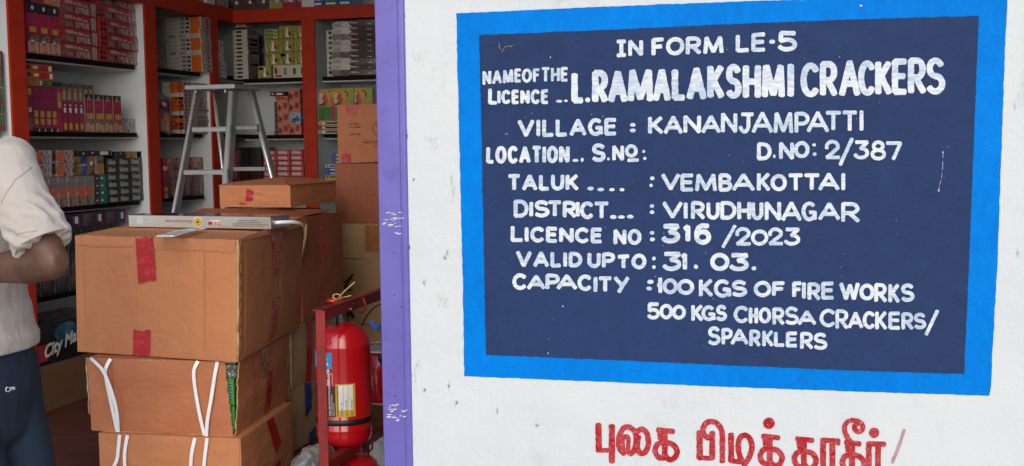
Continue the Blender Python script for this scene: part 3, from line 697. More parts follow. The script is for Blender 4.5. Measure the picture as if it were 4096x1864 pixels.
# -- left shelving, upper shelf: red packs in two piles, tall pink boxes
z = SZ[3]
y0, y1 = LY(236, 140), LY(383, 160); w = y1 - y0; h = .077
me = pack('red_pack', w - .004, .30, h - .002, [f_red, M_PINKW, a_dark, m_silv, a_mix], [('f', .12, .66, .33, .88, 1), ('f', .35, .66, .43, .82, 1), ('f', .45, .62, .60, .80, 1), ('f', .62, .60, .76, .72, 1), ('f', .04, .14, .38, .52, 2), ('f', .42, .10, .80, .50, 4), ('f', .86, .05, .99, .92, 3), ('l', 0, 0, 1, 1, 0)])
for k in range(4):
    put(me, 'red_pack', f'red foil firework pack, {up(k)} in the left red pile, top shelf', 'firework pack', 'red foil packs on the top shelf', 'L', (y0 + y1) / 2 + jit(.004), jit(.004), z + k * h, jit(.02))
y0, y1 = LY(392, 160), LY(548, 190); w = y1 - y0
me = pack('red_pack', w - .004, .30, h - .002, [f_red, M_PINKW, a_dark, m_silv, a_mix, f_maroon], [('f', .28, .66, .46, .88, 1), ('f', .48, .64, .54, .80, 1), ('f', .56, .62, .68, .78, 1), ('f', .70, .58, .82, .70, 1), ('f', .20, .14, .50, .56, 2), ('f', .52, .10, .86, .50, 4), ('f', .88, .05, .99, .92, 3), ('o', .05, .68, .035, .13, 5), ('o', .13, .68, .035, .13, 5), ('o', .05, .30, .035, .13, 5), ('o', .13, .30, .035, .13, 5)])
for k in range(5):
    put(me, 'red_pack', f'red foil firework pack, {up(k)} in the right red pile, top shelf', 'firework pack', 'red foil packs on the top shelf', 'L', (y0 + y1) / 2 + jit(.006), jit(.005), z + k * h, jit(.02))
me = pack('pink_box', LY(150, 150) - LY(104, 150) - .003, .2, .252, [f_pink, f_navy, M_GOLD, a_face, M_WPRINT, a_dark], [('f', 0, .80, 1, 1, 1), ('o', .5, .9, .12, .045, 4), ('f', .2, .42, .8, .53, 2), ('f', .02, .02, .98, .24, 3), ('f', .0, .24, 1, .36, 5), ('o', .4, .25, .16, .02, 4)])
for k, (a, c) in enumerate(((104, 150), (150, 195), (195, 236))):
    put(me, 'pink_box', f'tall magenta firework box, {LR[k]} from the left of three beside the red pack piles', 'firework box', 'tall magenta boxes on the top shelf', 'L', (LY(a, 150) + LY(c, 150)) / 2, 0, z, jit(.03))
me = pack('pink_box', LY(236, 20) - LY(90, 20), .2, .06, [f_pink, M_GOLD, a_face, f_navy, m_silv], [('f', .55, .1, .70, .9, 1), ('f', .72, .0, 1, 1, 2), ('f', 0, .0, .2, .8, 3)])
for k in range(2):
    put(me, 'pink_box', ['lower', 'upper'][k] + ' magenta box lying flat on the three tall magenta boxes', 'firework box', 'magenta boxes lying on the tall ones', 'L', LY(163, 20), 0, z + .253 + k * .061, jit(.02))
me = pack('orange_box', .03, .2, .25, [f_pink, M_YEL, f_orange], [('f', .1, .32, .9, .46, 1), ('f', .1, .16, .9, .28, 1), ('f', .1, .02, .9, .14, 2)])
put(me, 'orange_box', 'slim pink and yellow box spine between the red post and the tall magenta boxes', 'firework box', None, 'L', LY(96, 150) - .01, .02, z)

# -- left shelving, middle shelf: slim wine boxes, picture boxes, dark tall boxes behind
z = SZ[2]; py = 430
def slim(px, n, mats, decals, h, nm, lab, grp, d=.2, depth=0.0):
    a = LY(px[0], py); c = LY(px[1], py); w = (c - a) / n
    me = pack(nm, w - .002, d, h, mats, decals)
    for k in range(n):
        put(me, nm, lab(k), 'firework box', grp, 'L', a + w * (k + .5), depth + abs(jit(.004)), z + .0005, jit(.012))
slim((104, 126), 1, [f_purple, M_YEL, a_gem, M_WPRINT], [('f', .2, .80, .8, .94, 1), ('f', .2, .42, .75, .52, 3), ('f', .05, .02, .95, .28, 2)], .226, 'slim_box', lambda k: 'slim wine red box with a blue picture at its foot against the red post', 'slim wine red boxes on the middle shelf')
slim((126, 224), 4, [f_purple, M_GOLD, f_navy, M_WPRINT, f_pink], [('f', .2, .32, .82, .46, 1), ('f', .2, .16, .82, .28, 1), ('f', 0, 0, 1, .07, 2), ('f', .1, .08, .9, .14, 4), ('p', [(.75, .0), (1, .0), (1, .08)], 3), ('f', .35, .62, .42, .97, 4), ('f', .55, .62, .60, .97, 4)], .224, 'slim_box', lambda k: f'slim wine red box with two gold labels, {LR[k]} from the left of four', 'slim wine red boxes on the middle shelf')
slim((224, 243), 1, [f_pink, M_GOLD, a_face, f_purple], [('f', .1, .55, .9, .70, 1), ('f', .1, .72, .9, .9, 2)], .222, 'slim_box', lambda k: 'slim magenta box with a gold label near its top between wine red boxes', 'slim wine red boxes on the middle shelf')
slim((243, 331), 4, [f_purple, a_gem, M_WPRINT, M_YEL, f_pink, m_silv], [('f', .0, .74, 1, 1, 1), ('p', [(.2, .78), (.8, .78), (.55, .98), (.4, .98)], 5), ('f', .28, .46, .72, .58, 2), ('o', .5, .64, .16, .025, 2), ('f', .25, .05, .75, .21, 3), ('f', .3, .24, .7, .42, 4)], .216, 'slim_box', lambda k: f'slim wine red box with a blue star top, {LR[k]} from the left of four', 'slim wine red boxes on the middle shelf')
slim((331, 480), 4, [f_pink, M_GOLD, a_face, a_dark, M_WPRINT, m_silv, f_navy], [('f', .25, .35, .95, .50, 1), ('f', .15, .0, .98, .22, 2), ('f', .10, .20, .9, .33, 3), ('o', .35, .215, .13, .02, 4), ('f', .0, .0, .09, 1, 5), ('f', .09, .88, 1, 1, 6), ('p', [(.3, .84), (.8, .84), (.6, .97), (.5, .97)], 5)], .203, 'picture_box', lambda k: f'upright magenta picture box with gold band, {LR[k]} from the left of four', 'upright magenta picture boxes on the middle shelf')
me = pack('grey_box', .075, .25, .16, [f_grey, a_mix], [('f', .1, .1, .9, .9, 1)])
put(me, 'grey_box', 'grey printed box standing behind the magenta picture boxes', 'firework box', 'grey boxes at the shelf end', 'L', LY(492, py), .06, z)
me = pack('grey_box', .17, .2, .08, [f_grey, a_mix], [('f', .02, .5, .98, .95, 1), ('f', .02, .04, .98, .46, 1)])
put(me, 'grey_box', 'low grey printed box at the right end of the middle shelf', 'firework box', 'grey boxes at the shelf end', 'L', LY(515, py), .03, z)
me = pack('dark_box', .043, .10, .272, [f_navy, M_GOLD, m_silv], [('f', .12, .70, .88, .90, 1), ('f', .94, .1, 1, 1, 2)])
me2 = pack('dark_box', .043, .10, .330, [f_navy, M_GOLD, m_silv], [('f', .12, .66, .88, .86, 1), ('f', .94, .1, 1, 1, 2)])
for k in range(15):
    put(me2 if k < 4 else me, 'dark_box', f'dark box with a gold label in the back row, {k + 1} steps from the left post' if k else 'dark box with a gold label, first in the back row by the red post', 'firework box', 'dark gold labelled boxes in the back row', 'L', LY(200, py) + .046 * k, .225, z + .002 - .0, jit(.02))
wid = LY(210, 330) - LY(103, 330)
me = pack('orange_box', wid, .22, .037, [f_orange, f_dark, M_WPRINT, f_red], [('f', .05, .3, .18, .85, 1), ('f', .28, .4, .46, .75, 2), ('f', .86, .2, .97, .85, 2), ('f', .48, .1, .84, .9, 3)])
me3 = pack('gold_box', wid - .02, .22, .032, [f_gold, f_green, M_WPRINT, M_YEL], [('f', .56, .05, 1, .95, 1), ('f', .50, .15, .68, .85, 2), ('f', .76, .3, .94, .75, 3)])
put(me3, 'gold_box', 'gold and green box lying flat on the slim wine red boxes', 'firework box', None, 'L', LY(155, 335), 0, z + .2275, jit(.02))
for k in range(2): put(me, 'orange_box', ['lower', 'upper'][k] + ' orange box lying on the gold and green box', 'firework box', 'orange boxes lying on the slim boxes', 'L', LY(155, 335), .004 * k, z + .2605 + k * .038, jit(.015))

# -- left shelving, third shelf: roundel boxes, foil boxes, dark labelled boxes
z = SZ[1]; py = 720
def colw(a, c): return LY(a, py), LY(c, py)
a, c = colw(104, 190); 
me = pack('roundel_box', c - a - .006, .12, .066, [a_mix, m_oran, f_dark, m_silv, M_WPRINT], [('o', .5, .5, .20, .42, 1), ('f', .47, .12, .56, .88, 2), ('f', .93, 0, 1, 1, 3), ('f', .70, .05, .9, .9, 0)])
a2, c2 = colw(194, 293)
meb = pack('roundel_box', c2 - a2 - .006, .12, .066, [a_mix, m_oran, f_dark, m_silv, f_brown], [('o', .42, .5, .20, .42, 1), ('f', .39, .12, .47, .88, 2), ('f', .0, 0, .06, 1, 3), ('f', .08, .2, .22, .95, 2)])
zr = z + .160
for k in range(2):
    put(me, 'roundel_box', ['lower', 'upper'][k] + ' silvery picture box with an orange roundel beside the red post', 'firework box', 'picture boxes with orange roundels lying in pairs', 'L', (a + c) / 2, .0, zr + k * .068, jit(.02))
    put(meb, 'roundel_box', ['lower', 'upper'][k] + ' silvery picture box with an orange roundel left of the blue foil box', 'firework box', 'picture boxes with orange roundels lying in pairs', 'L', (a2 + c2) / 2 + .006 * k, .0, zr + k * .068, jit(.02))
a, c = colw(150, 372); wd = (c - a) / 6
me = pack('oval_box', wd - .003, .12, .158, [a_mix, m_oran, f_dark, m_silv, a_dark, f_grey], [('f', .04, .55, .94, .98, 5), ('f', .1, .02, .96, .30, 4), ('o', .52, .48, .40, .20, 1), ('f', .14, .44, .90, .53, 2), ('f', .94, 0, 1, 1, 3)])
for k in range(6):
    put(me, 'oval_box', f'upright picture box with an orange oval, {LR[k]} from the left on the third shelf', 'firework box', 'upright picture boxes with orange ovals', 'L', a + wd * (k + .5), abs(jit(.004)), z, jit(.02))
a, c = colw(294, 410)
me = pack('foil_box', c - a, .13, .098, [a_gem, f_dark, m_silv, f_gold, M_WPRINT], [('f', .68, .02, .74, .98, 2), ('f', .74, .0, 1, .6, 3), ('o', .55, .62, .06, .11, 4), ('p', [(.05, .5), (.3, .62), (.42, .55), (.3, .46)], 2)])
put(me, 'foil_box', 'blue and gold foil box lying over the upright picture boxes', 'firework box', None, 'L', (a + c) / 2, -.004, z + .1615)
me = pack('dark_box', LY(440, 580) - LY(296, 580), .12, .030, [f_dark, M_WPRINT, m_silv], [('f', .66, .2, .90, .85, 1), ('o', .2, .5, .03, .14, 1), ('o', .45, .6, .03, .14, 1), ('f', .98, 0, 1, 1, 2)])
put(me, 'dark_box', 'flat black box with a white label lying on the foil box', 'firework box', None, 'L', (LY(440, 580) + LY(296, 580)) / 2, 0, z + .2605)
a, c = colw(370, 421)
me = pack('teal_box', c - a, .14, .0395, [f_teal, f_brown, M_WPRINT, f_gold], [('f', .0, 0, .42, 1, 1), ('o', .62, .5, .09, .16, 2), ('o', .22, .5, .07, .1, 2)])
for k in range(4):
    put(me, 'teal_box', f'teal and brown foil box, {up(k)} in its small pile', 'firework box', 'teal foil boxes in a small pile', 'L', (a + c) / 2 + jit(.003), 0, z + k * .040, jit(.03))
cols = [(417, 462), (463, 510), (510, 555), (555, 598)]
LAST = 598
for ci, (pa, pc) in enumerate(cols):
    a, c = colw(pa, pc)
    me = pack('labelled_box', c - a - .003, .16, .0405, [f_dark, m_label, f_green if ci % 2 == 0 else f_teal, m_silv], [('f', .16, .16, .86, .66, 1), ('f', .16, .72, .46, .84, 1), ('f', .0, .0, .04, 1, 2)])
    for k in range(6):
        put(me, 'labelled_box', f'small black box with a grey label, {up(k)} in the {LR[ci]} of four columns', 'firework box', 'small black labelled boxes in four columns', 'L', (a + c) / 2 + jit(.004), abs(jit(.006)) - .01, z + k * .0412, jit(.03))
me = pack('black_box', .098, .14, .036, [f_dark, m_silv, M_WPRINT], [('f', 0, .05, .03, .95, 1), ('o', .5, .7, .05, .12, 2)])
put(me, 'black_box', 'plain black box on top of the labelled box columns left of the gold box', 'firework box', None, 'L', LY(475, 590), 0, z + 6 * .0412)
me = pack('gold_box', .088, .14, .036, [f_gold, M_YEL, f_lime], [('f', 0, 0, .1, 1, 1)])
put(me, 'gold_box', 'shiny gold box on top of the small black labelled boxes', 'firework box', None, 'L', LY(524, 590), 0, z + 6 * .0412)
me = pack('labelled_box', .075, .14, .036, [f_dark, m_label, f_lime], [('f', .2, .2, .9, .75, 1), ('f', 0, 0, .06, 1, 2)])
put(me, 'labelled_box', 'small black labelled box topmost beside the white end panel', 'firework box', 'small black labelled boxes in four columns', 'L', LY(574, 590), 0, z + 6 * .0412)

# -- left shelving, lower shelf and floor
z = SZ[0]
a = LY(150, 1090); 
me = pack('dark_carton', .11, .25, .33, [f_dark, a_shadow, m_silv], [('f', .05, .05, .95, .6, 1), ('f', .97, 0, 1, 1, 2)])
for k in range(6):
    put(me, 'dark_carton', f'tall dark printed carton, {LR[k]} from the left on the lower shelf', 'carton', 'tall dark cartons on the lower shelf', 'L', 1.64 + .115 * k, .02, z, jit(.02))
me = pack('purple_carton', .20, .24, .075, [film('dark purple print', (.05, .012, .055), .3), a_shadow, f_pink, f_teal, M_WPRINT], [('f', .1, .1, .45, .9, 1), ('f', .93, 0, .97, 1, 2), ('f', .70, .3, .78, .8, 3), ('f', .78, .3, .9, .8, 4)])
for k in range(4):
    put(me, 'purple_carton', f'flat dark purple carton, {LR[k]} from the left on the tall dark cartons', 'carton', 'flat dark purple cartons on the lower shelf', 'L', 1.70 + .205 * k, .0, z + .331, jit(.03))
b = MB()
me = pack('colour_carton', .62, .3, .205, [f_dark, art('blue burst print', [(.01, .02, .03), (.02, .12, .22), (.06, .20, .30), (.01, .03, .02)], 12, seed=11), f_red, M_WPRINT, f_teal], [('o', .36, .70, .15, .24, 1), ('f', .62, .45, 1, .98, 2), ('f', .0, .1, .12, .5, 2)])
o = put(me, 'colour_carton', 'dark carton printed City Mall in white on the bottom of the left shelving', 'carton', None, 'L', 1.86, -.06, .385)
vs, fs, tw = text_geo('City Mall', .03, .25)
b.add([(-.262 + x * .057, -.0022, .035 + y * .062 + x * .011) for x, y in vs], fs); t_ = b.build('lettering', M_WPRINT, o)
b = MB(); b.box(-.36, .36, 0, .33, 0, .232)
o = b.build('brown_carton', [cardboard('shade darkened cardboard', (.20, .11, .055), (.15, .08, .04))]); o.location = (XL - SF + .06, 1.88, .151); o.rotation_euler = (0, 0, R(90)); tag(o, 'brown cardboard carton on the floor under the dark printed carton', 'carton')  # shade near the floor put into this carton's darker colour

# -- far left bay: candle-like tubes bundle
me = pack('striped_box', .05, .1, .125, [f_green, m_silv, M_GOLD, f_pink, f_brown], [('f', .18, 0, .26, 1, 1), ('f', .5, 0, .6, 1, 1), ('f', .82, 0, .92, 1, 1), ('f', 0, .60, 1, .66, 2), ('f', .02, .02, .98, .2, 3)])
meB = pack('striped_box', .05, .1, .125, [f_brown, m_silv, f_pink], [('f', .2, 0, .28, 1, 1), ('f', .6, 0, .7, 1, 1)])
for k in range(3):
    put(meB if k == 2 else me, 'striped_box', ['lower green silver striped box', 'upper green silver striped box', 'brown silver striped box topmost'][k] + ' at the far left edge left of the red post', 'firework box', 'striped boxes at the far left', 'L', 1.408, -.03, SZ[2] - .0 + k * .126)

# -- second bay of the left wall (behind the ladder)
z = SZ[3]; py = 200
def bay2(px): return LY(px, py)
a, c = at(806, 200, 'x', -3.705).y, at(846, 200, 'x', -3.705).y
zz = z
EO = [('l', .02, 0, .29, 1, 1), ('l', .32, .25, .41, .8, 3), ('l', .44, .2, .57, .85, 2), ('l', .66, .1, .95, .5, 5), ('f', .03, .05, .97, .95, 4)]
me = pack('sparkler_box', c - a, .25, .0255, [f_white, f_orange, f_grey, f_dark, a_mix, paint('pale pink print', (.55, .46, .42), .5, .15, 30, 0)], EO)
mex = pack('sparkler_box', c - a, .25, .0255, [f_white, a_mix, f_grey, m_silv], [('l', .02, .1, .3, .9, 3), ('l', .42, .2, .6, .85, 1), ('l', .7, .2, .9, .8, 2), ('f', 0, 0, 1, 1, 1)])
for k in range(13):
    put(mex if k in (4, 8) else me, 'sparkler_box', f'flat white and orange box, {up(k)} in the upper pile behind the ladder' if k not in (4, 8) else f'flat white box without orange, {up(k)} in the upper pile behind the ladder', 'sparkler box', 'flat white and orange boxes in piles behind the ladder', 'L', (a + c) / 2 + jit(.005), -.060 + jit(.004), zz, jit(.02)); zz += .0262
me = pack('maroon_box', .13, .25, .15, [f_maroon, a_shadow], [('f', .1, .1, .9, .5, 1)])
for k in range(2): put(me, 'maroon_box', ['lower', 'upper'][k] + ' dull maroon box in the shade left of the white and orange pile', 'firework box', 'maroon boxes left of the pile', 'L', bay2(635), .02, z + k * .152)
z = SZ[2]; py = 430
a, c = at(735, 430, 'x', -3.74).y, at(832, 430, 'x', -3.74).y
me = pack('sparkler_box', c - a, .145, .022, [f_white, f_orange, f_grey, f_red, a_mix], [('l', .0, 0, .62, 1, 1), ('l', .02, .1, .22, .9, 3), ('l', .30, .2, .40, .7, 0), ('f', .01, .06, .48, .94, 4), ('f', .52, .06, .99, .94, 2)])
mex = pack('sparkler_box', c - a, .145, .022, [f_white, f_blue, m_silv, a_mix], [('l', .1, .3, .2, .7, 1), ('f', .01, .06, .48, .94, 3), ('f', .52, .06, .99, .94, 2)])
for k in range(14):
    put(mex if k in (0, 5, 10) else me, 'sparkler_box', f'flat orange and white box, {up(k)} in the lower pile behind the ladder' if k not in (0, 5, 10) else f'flat mostly white box, {up(k)} in the lower pile behind the ladder', 'sparkler box', 'flat white and orange boxes in piles behind the ladder', 'L', (a + c) / 2 + jit(.004), -.025 + jit(.004), z + k * .0226, jit(.02))
me = pack('gift_bag', .12, .02, .24, [film('violet print', (.10, .01, .09), .3), a_fire, M_WPRINT, a_face], [('f', .1, .05, .9, .55, 1), ('f', .3, .7, .7, .8, 2), ('o', .6, .2, .25, .12, 3)])
o = put(me, 'gift_bag', 'violet packet with a flame picture leaning left of the orange pile', 'packet', None, 'L', bay2(648), -.01, z); o.rotation_euler = (R(-8), R(12), R(90))
z = SZ[1]; py = 720
me = pack('pink_spine_box', .05, .2, .24, [f_pink, M_WPRINT, M_YEL], [('f', .1, .70, .9, .80, 1), ('f', .3, .18, .9, .28, 2), ('f', .3, 0, .9, .12, 2)])
put(me, 'pink_spine_box', 'upright pink box with white and yellow labels against the second red post', 'firework box', None, 'L', LY(645, py), -.02, z)
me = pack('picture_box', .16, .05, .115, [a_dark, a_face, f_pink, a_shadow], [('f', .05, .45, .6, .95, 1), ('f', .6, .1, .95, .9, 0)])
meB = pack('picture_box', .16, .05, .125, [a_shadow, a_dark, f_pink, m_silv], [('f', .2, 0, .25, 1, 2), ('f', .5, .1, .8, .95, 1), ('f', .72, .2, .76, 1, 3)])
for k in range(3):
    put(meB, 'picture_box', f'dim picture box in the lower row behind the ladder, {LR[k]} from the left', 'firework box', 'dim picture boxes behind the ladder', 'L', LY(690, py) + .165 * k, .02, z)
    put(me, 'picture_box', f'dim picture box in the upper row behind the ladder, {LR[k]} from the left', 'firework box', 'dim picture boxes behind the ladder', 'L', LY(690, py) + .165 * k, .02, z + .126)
# corner, third shelf of the back wall seen past the ladder
me = pack('pink_pack', .085, .15, .0235, [f_pink, a_pink, f_green], [('f', .3, .15, .95, .85, 1), ('f', .0, .1, .22, .9, 2)])
meC = pack('pink_pack', .085, .15, .0235, [f_pink, a_pink, M_WPRINT], [('f', .25, .15, .95, .85, 1), ('f', .0, .1, .2, .9, 2)])
for k in range(14):
    put(me if k in (3, 4, 5, 8, 9, 10) else meC, 'pink_pack', f'thin magenta pack, {up(k)} in the pile between the ladder legs', 'firework pack', 'thin magenta packs between the ladder legs', 'L', 3.49 + jit(.004), -.06, SZ[1] + k * .0242, jit(.03))
me = pack('black_box', .09, .2, .30, [f_dark, f_maroon], [('f', .1, .1, .9, .5, 1)])
for k in range(2): put(me, 'black_box', ['left', 'right'][k] + ' of two tall black boxes behind the right ladder legs', 'firework box', 'tall black boxes behind the ladder', 'B', BX(965, 640) + .095 * k, .03, 1.162)
me = pack('pink_box', .04, .15, .29, [f_pink, a_pink], [('f', .1, .3, .9, .95, 1)])
put(me, 'pink_box', 'tall pink box between the ladder leg and the tall black boxes', 'firework box', None, 'B', BX(938, 640), .0, 1.162)

# -- back wall, left bay
z = 1.915
a, c = BX(944, 240), BX(1005, 240)
me = pack('white_box', c - a, .13, .0262, [f_white, f_dark, f_grey, a_mix], [('f', .25, .25, .62, .75, 1), ('f', .06, .3, .16, .7, 2), ('r', 0, 0, 1, 1, 2), ('r', .2, .2, .9, .85, 3)])
for k in range(12): put(me, 'white_box', f'flat white box, {up(k)} in the white pile in the back corner', 'firework box', 'flat white boxes piled in the back corner', 'B', (a + c) / 2 + jit(.003), -.03 + jit(.004), z + k * .0268, jit(.04) - .10)
me = pack('picture_box', .075, .10, .035, [a_mix, f_dark], [('f', .05, .1, .95, .5, 1)])
put(me, 'picture_box', 'small dark picture box on top of the flat white pile', 'firework box', None, 'B', (a + c) / 2 - .01, .0, z + 12 * .0268 + .001)
me = pack('navy_carton', .22, .15, .30, [film('deep navy wrap', (.008, .018, .045), .3), f_dark], [('f', .1, .1, .9, .5, 1)])
put(me, 'navy_carton', 'dark navy carton behind the flat white pile in the corner', 'carton', None, 'B', BX(1030, 150), .13, z)
me = pack('blue_pack', .11, .15, .026, [f_blue, m_silv, f_navy], [('f', .3, .2, .8, .8, 1)])
for k in range(4): put(me, 'blue_pack', f'dim blue pack, {up(k)} in the small corner pile', 'firework pack', 'dim blue packs in the corner', 'L', 3.52, -.02, z + k * .0266, jit(.05))
me = pack('dark_carton', .17, .12, .335, [f_dark, a_shadow], [('f', .1, .1, .9, .5, 1)])  # stand-in carton, added so its dark colour makes the corner's shade
put(me, 'dark_carton', 'added dark carton standing in for shade in the upper shelving corner', 'carton', None, 'L', 3.53, .17, 1.939)
me = pack('grey_pack', .11, .15, .14, [f_grey, a_mix], [('f', .1, .1, .9, .9, 1)])
put(me, 'grey_pack', 'dim grey pack on the blue packs in the corner', 'firework pack', None, 'L', 3.52, 0, z + .108)
a0, a1, a2, a3 = BX(1056, 200), BX(1114, 200), BX(1172, 200), BX(1230, 200)
hh = .086
me = pack('green_box', (a1 - a0) - .004, .10, hh - .003, [f_lime, a_green, M_WPRINT, f_green, f_dark, f_red], [('f', .04, .05, .96, .95, 1), ('p', [(.40, .12), (.75, .12), (.66, .5), (.62, .85), (.52, .85), (.52, .5)], 2), ('p', [(.66, .25), (.9, .3), (.78, .45), (.66, .62)], 4), ('f', .08, .68, .42, .90, 5)])
zb = z + .085
for r_ in range(3):
    for q_, xx in enumerate((a0, a1, a2)):
        if r_ == 2 and q_ == 0: continue
        put(me, 'green_box', f'square lime green picture box, {["lower", "middle", "upper"][r_]} row, {LR[q_]} from the left', 'firework box', 'square lime green picture boxes', 'B', xx + (a1 - a0) / 2 + jit(.003), .02, zb + r_ * hh, jit(.03))
me = pack('green_box', (a1 - a0) - .006, .1, .021, [f_lime, f_green, M_WPRINT], [('f', .05, .2, .9, .6, 1), ('f', .6, .3, .9, .7, 2)])
for k in range(3): put(me, 'green_box', f'flat lime green box, {up(k)} in the little pile on the square green boxes', 'firework box', 'flat lime green boxes', 'B', (a0 + a1) / 2, .02, zb + 2 * hh + k * .022, jit(.03))
me = pack('green_box', .088, .07, .078, [f_lime, a_green, M_WPRINT, f_green, f_dark, f_red], [('f', .04, .05, .96, .95, 1), ('p', [(.40, .12), (.75, .12), (.66, .5), (.62, .85), (.52, .85), (.52, .5)], 2), ('p', [(.66, .25), (.9, .3), (.78, .45), (.66, .62)], 4), ('f', .08, .68, .42, .90, 5)])
put(me, 'green_box', 'lime green picture box standing in front on the shelf beside the white box', 'firework box', None, 'B', BX(1070, 282), -.04, z)
me = pack('white_carton', BX(1230, 270) - BX(1098, 270), .08, .082, [f_white, f_red, f_grey, f_brown, f_dark], [('p', [(.04, .35), (.12, .30), (.13, .5), (.10, .85), (.03, .82)], 1), ('f', .06, .08, .26, .24, 1), ('f', .32, .25, .41, .78, 2), ('f', .60, .25, .68, .75, 3), ('f', .84, .25, .92, .78, 3)])
put(me, 'white_carton', 'long white box with a red print under the square green boxes', 'firework box', None, 'B', (BX(1230, 270) + BX(1098, 270)) / 2, -.01, z)
z = 1.542
w_ = .084
me = pack('orange_red_box', w_ - .003, .10, .0735, [a_red, f_dark, m_silv, f_red], [('p', [(.1, .2), (.32, .3), (.25, .6), (.15, .7)], 1), ('f', .55, .3, .9, .85, 3), ('f', .85, .05, .9, .95, 2)])
meB = pack('blue_box', w_ - .003, .10, .0735, [art('blue white print', [(.01, .03, .12), (.03, .10, .34), (.5, .55, .6), (.02, .05, .18)], 24, seed=12), m_silv, f_navy], [('p', [(.08, .2), (.2, .1), (.35, .9), (.1, .9)], 1)])
c1 = BX(1136, 480); 
for q_ in range(2):
    for r_ in range(3 + q_):
        isb = (q_ == 1 and r_ == 1)
        put(meB if isb else me, 'blue_box' if isb else 'orange_red_box', 'single blue picture box among the orange red ones' if isb else f'orange red picture box, {up(r_)} in the {"left" if q_ == 0 else "right"} column by the red post', 'firework box', 'orange red picture boxes by the red post', 'B', c1 + w_ * q_ + jit(.002), .0, z + r_ * .0745, jit(.03))
me = pack('brown_box', .05, .10, .036, [f_brown, a_shadow], [('f', .1, .2, .9, .8, 1)])
for k in range(6): put(me, 'brown_box', f'small brown box, {up(k)} in the pile left of the orange red boxes', 'firework box', 'small brown boxes', 'B', c1 - w_ / 2 - .012, .03, z + k * .037, jit(.05))
me = pack('flat_red_box', .09, .1, .03, [a_red, f_red], [('f', .2, .3, .8, .7, 1)])
put(me, 'flat_red_box', 'thin red box lying under the dark wine box', 'firework box', None, 'B', c1 - .01, .0, z + 3 * .0745)
me = pack('wine_box', .115, .1, .030, [f_maroon, M_WPRINT], [('f', .42, .25, .8, .7, 1), ('f', .1, .35, .25, .65, 1)])
put(me, 'wine_box', 'dark wine box topmost left of the orange red column', 'firework box', None, 'B', c1 - .035, .0, z + 3 * .0745 + .031)
me = pack('white_slab', .09, .12, .024, [f_white], [])
put(me, 'white_slab', 'small white flat box lying left of the brown boxes on the back shelf', 'firework box', None, 'B', BX(1072, 520), .0, z)
z = 1.162
w_ = BX(1193, 650) - BX(1138, 650)
me = pack('pink_foil_pack', w_ - .003, .12, .034, [f_red, a_pink, M_WPRINT], [('f', .08, .15, .95, .85, 1), ('T', 'DIGITAL', .12, .32, .013, 2)])
for q_ in range(4):
    for r_ in range(8):
        put(me, 'pink_foil_pack', f'pink red foil pack, {up(r_)} in the {LR[q_]} column from the ladder', 'firework pack', 'pink red foil packs by the red post', 'B', BX(1080, 650) - w_ / 2 + w_ * (q_ + .5) + .002, jit(.004), z + r_ * .0352, jit(.04))

# -- back wall, right bay
z = 1.915
def wavy(name, w, d, h, left=True):
    b = MB()
    def fn(u, v):
        a = u * 2 * math.pi; ca, sa = math.cos(a), math.sin(a)
        sx = math.copysign(abs(ca) ** .5, ca); sz = math.copysign(abs(sa) ** .5, sa)
        x = w / 2 * sx; zz = h / 2 + h / 2 * sz
        yy = d * v; k = .0035 * noise.noise((x * 40, yy * 20, zz * 50 + w * 77))
        return (x + k, yy, max(0, zz + k))
    b.grid(fn, 28, 6, 0, None, True)
    b.add([fn(i / 28, 0) for i in range(28)], [tuple(range(28))], 0)
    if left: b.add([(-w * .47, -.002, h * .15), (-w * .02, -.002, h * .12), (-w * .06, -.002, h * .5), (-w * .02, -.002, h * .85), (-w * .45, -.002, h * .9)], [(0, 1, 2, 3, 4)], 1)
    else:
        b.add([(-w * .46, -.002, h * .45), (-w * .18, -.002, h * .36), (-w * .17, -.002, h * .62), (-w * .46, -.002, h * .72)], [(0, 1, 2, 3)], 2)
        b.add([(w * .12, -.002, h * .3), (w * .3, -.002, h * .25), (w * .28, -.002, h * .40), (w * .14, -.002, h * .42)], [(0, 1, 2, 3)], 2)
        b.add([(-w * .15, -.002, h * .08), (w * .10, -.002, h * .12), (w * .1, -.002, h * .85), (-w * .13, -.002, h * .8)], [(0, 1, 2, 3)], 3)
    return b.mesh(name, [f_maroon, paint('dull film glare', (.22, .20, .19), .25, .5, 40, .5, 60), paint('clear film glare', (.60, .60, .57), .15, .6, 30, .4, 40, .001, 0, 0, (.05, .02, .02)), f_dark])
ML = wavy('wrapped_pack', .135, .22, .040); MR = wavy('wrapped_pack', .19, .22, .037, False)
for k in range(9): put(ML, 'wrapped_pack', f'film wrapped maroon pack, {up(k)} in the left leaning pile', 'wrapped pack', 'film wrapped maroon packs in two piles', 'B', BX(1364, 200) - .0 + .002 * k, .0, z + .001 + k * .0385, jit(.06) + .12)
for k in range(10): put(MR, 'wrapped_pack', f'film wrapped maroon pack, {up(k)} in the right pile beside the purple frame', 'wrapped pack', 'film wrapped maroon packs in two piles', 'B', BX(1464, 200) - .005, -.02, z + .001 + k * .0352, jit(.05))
me = pack('white_tray', .05, .2, .30, [f_white, f_dark], [('o', .5, .1 + .1 * 0, .3, .03, 1)] + [('o', .55, .08 + .108 * k, .24, .035, 1) for k in range(9)])
put(me, 'white_tray', 'white carton with dark holes left of the film wrapped packs', 'carton', None, 'B', BX(1318, 220), .02, z)
z = 1.542
wg = BX(1425, 440) - BX(1333, 440)
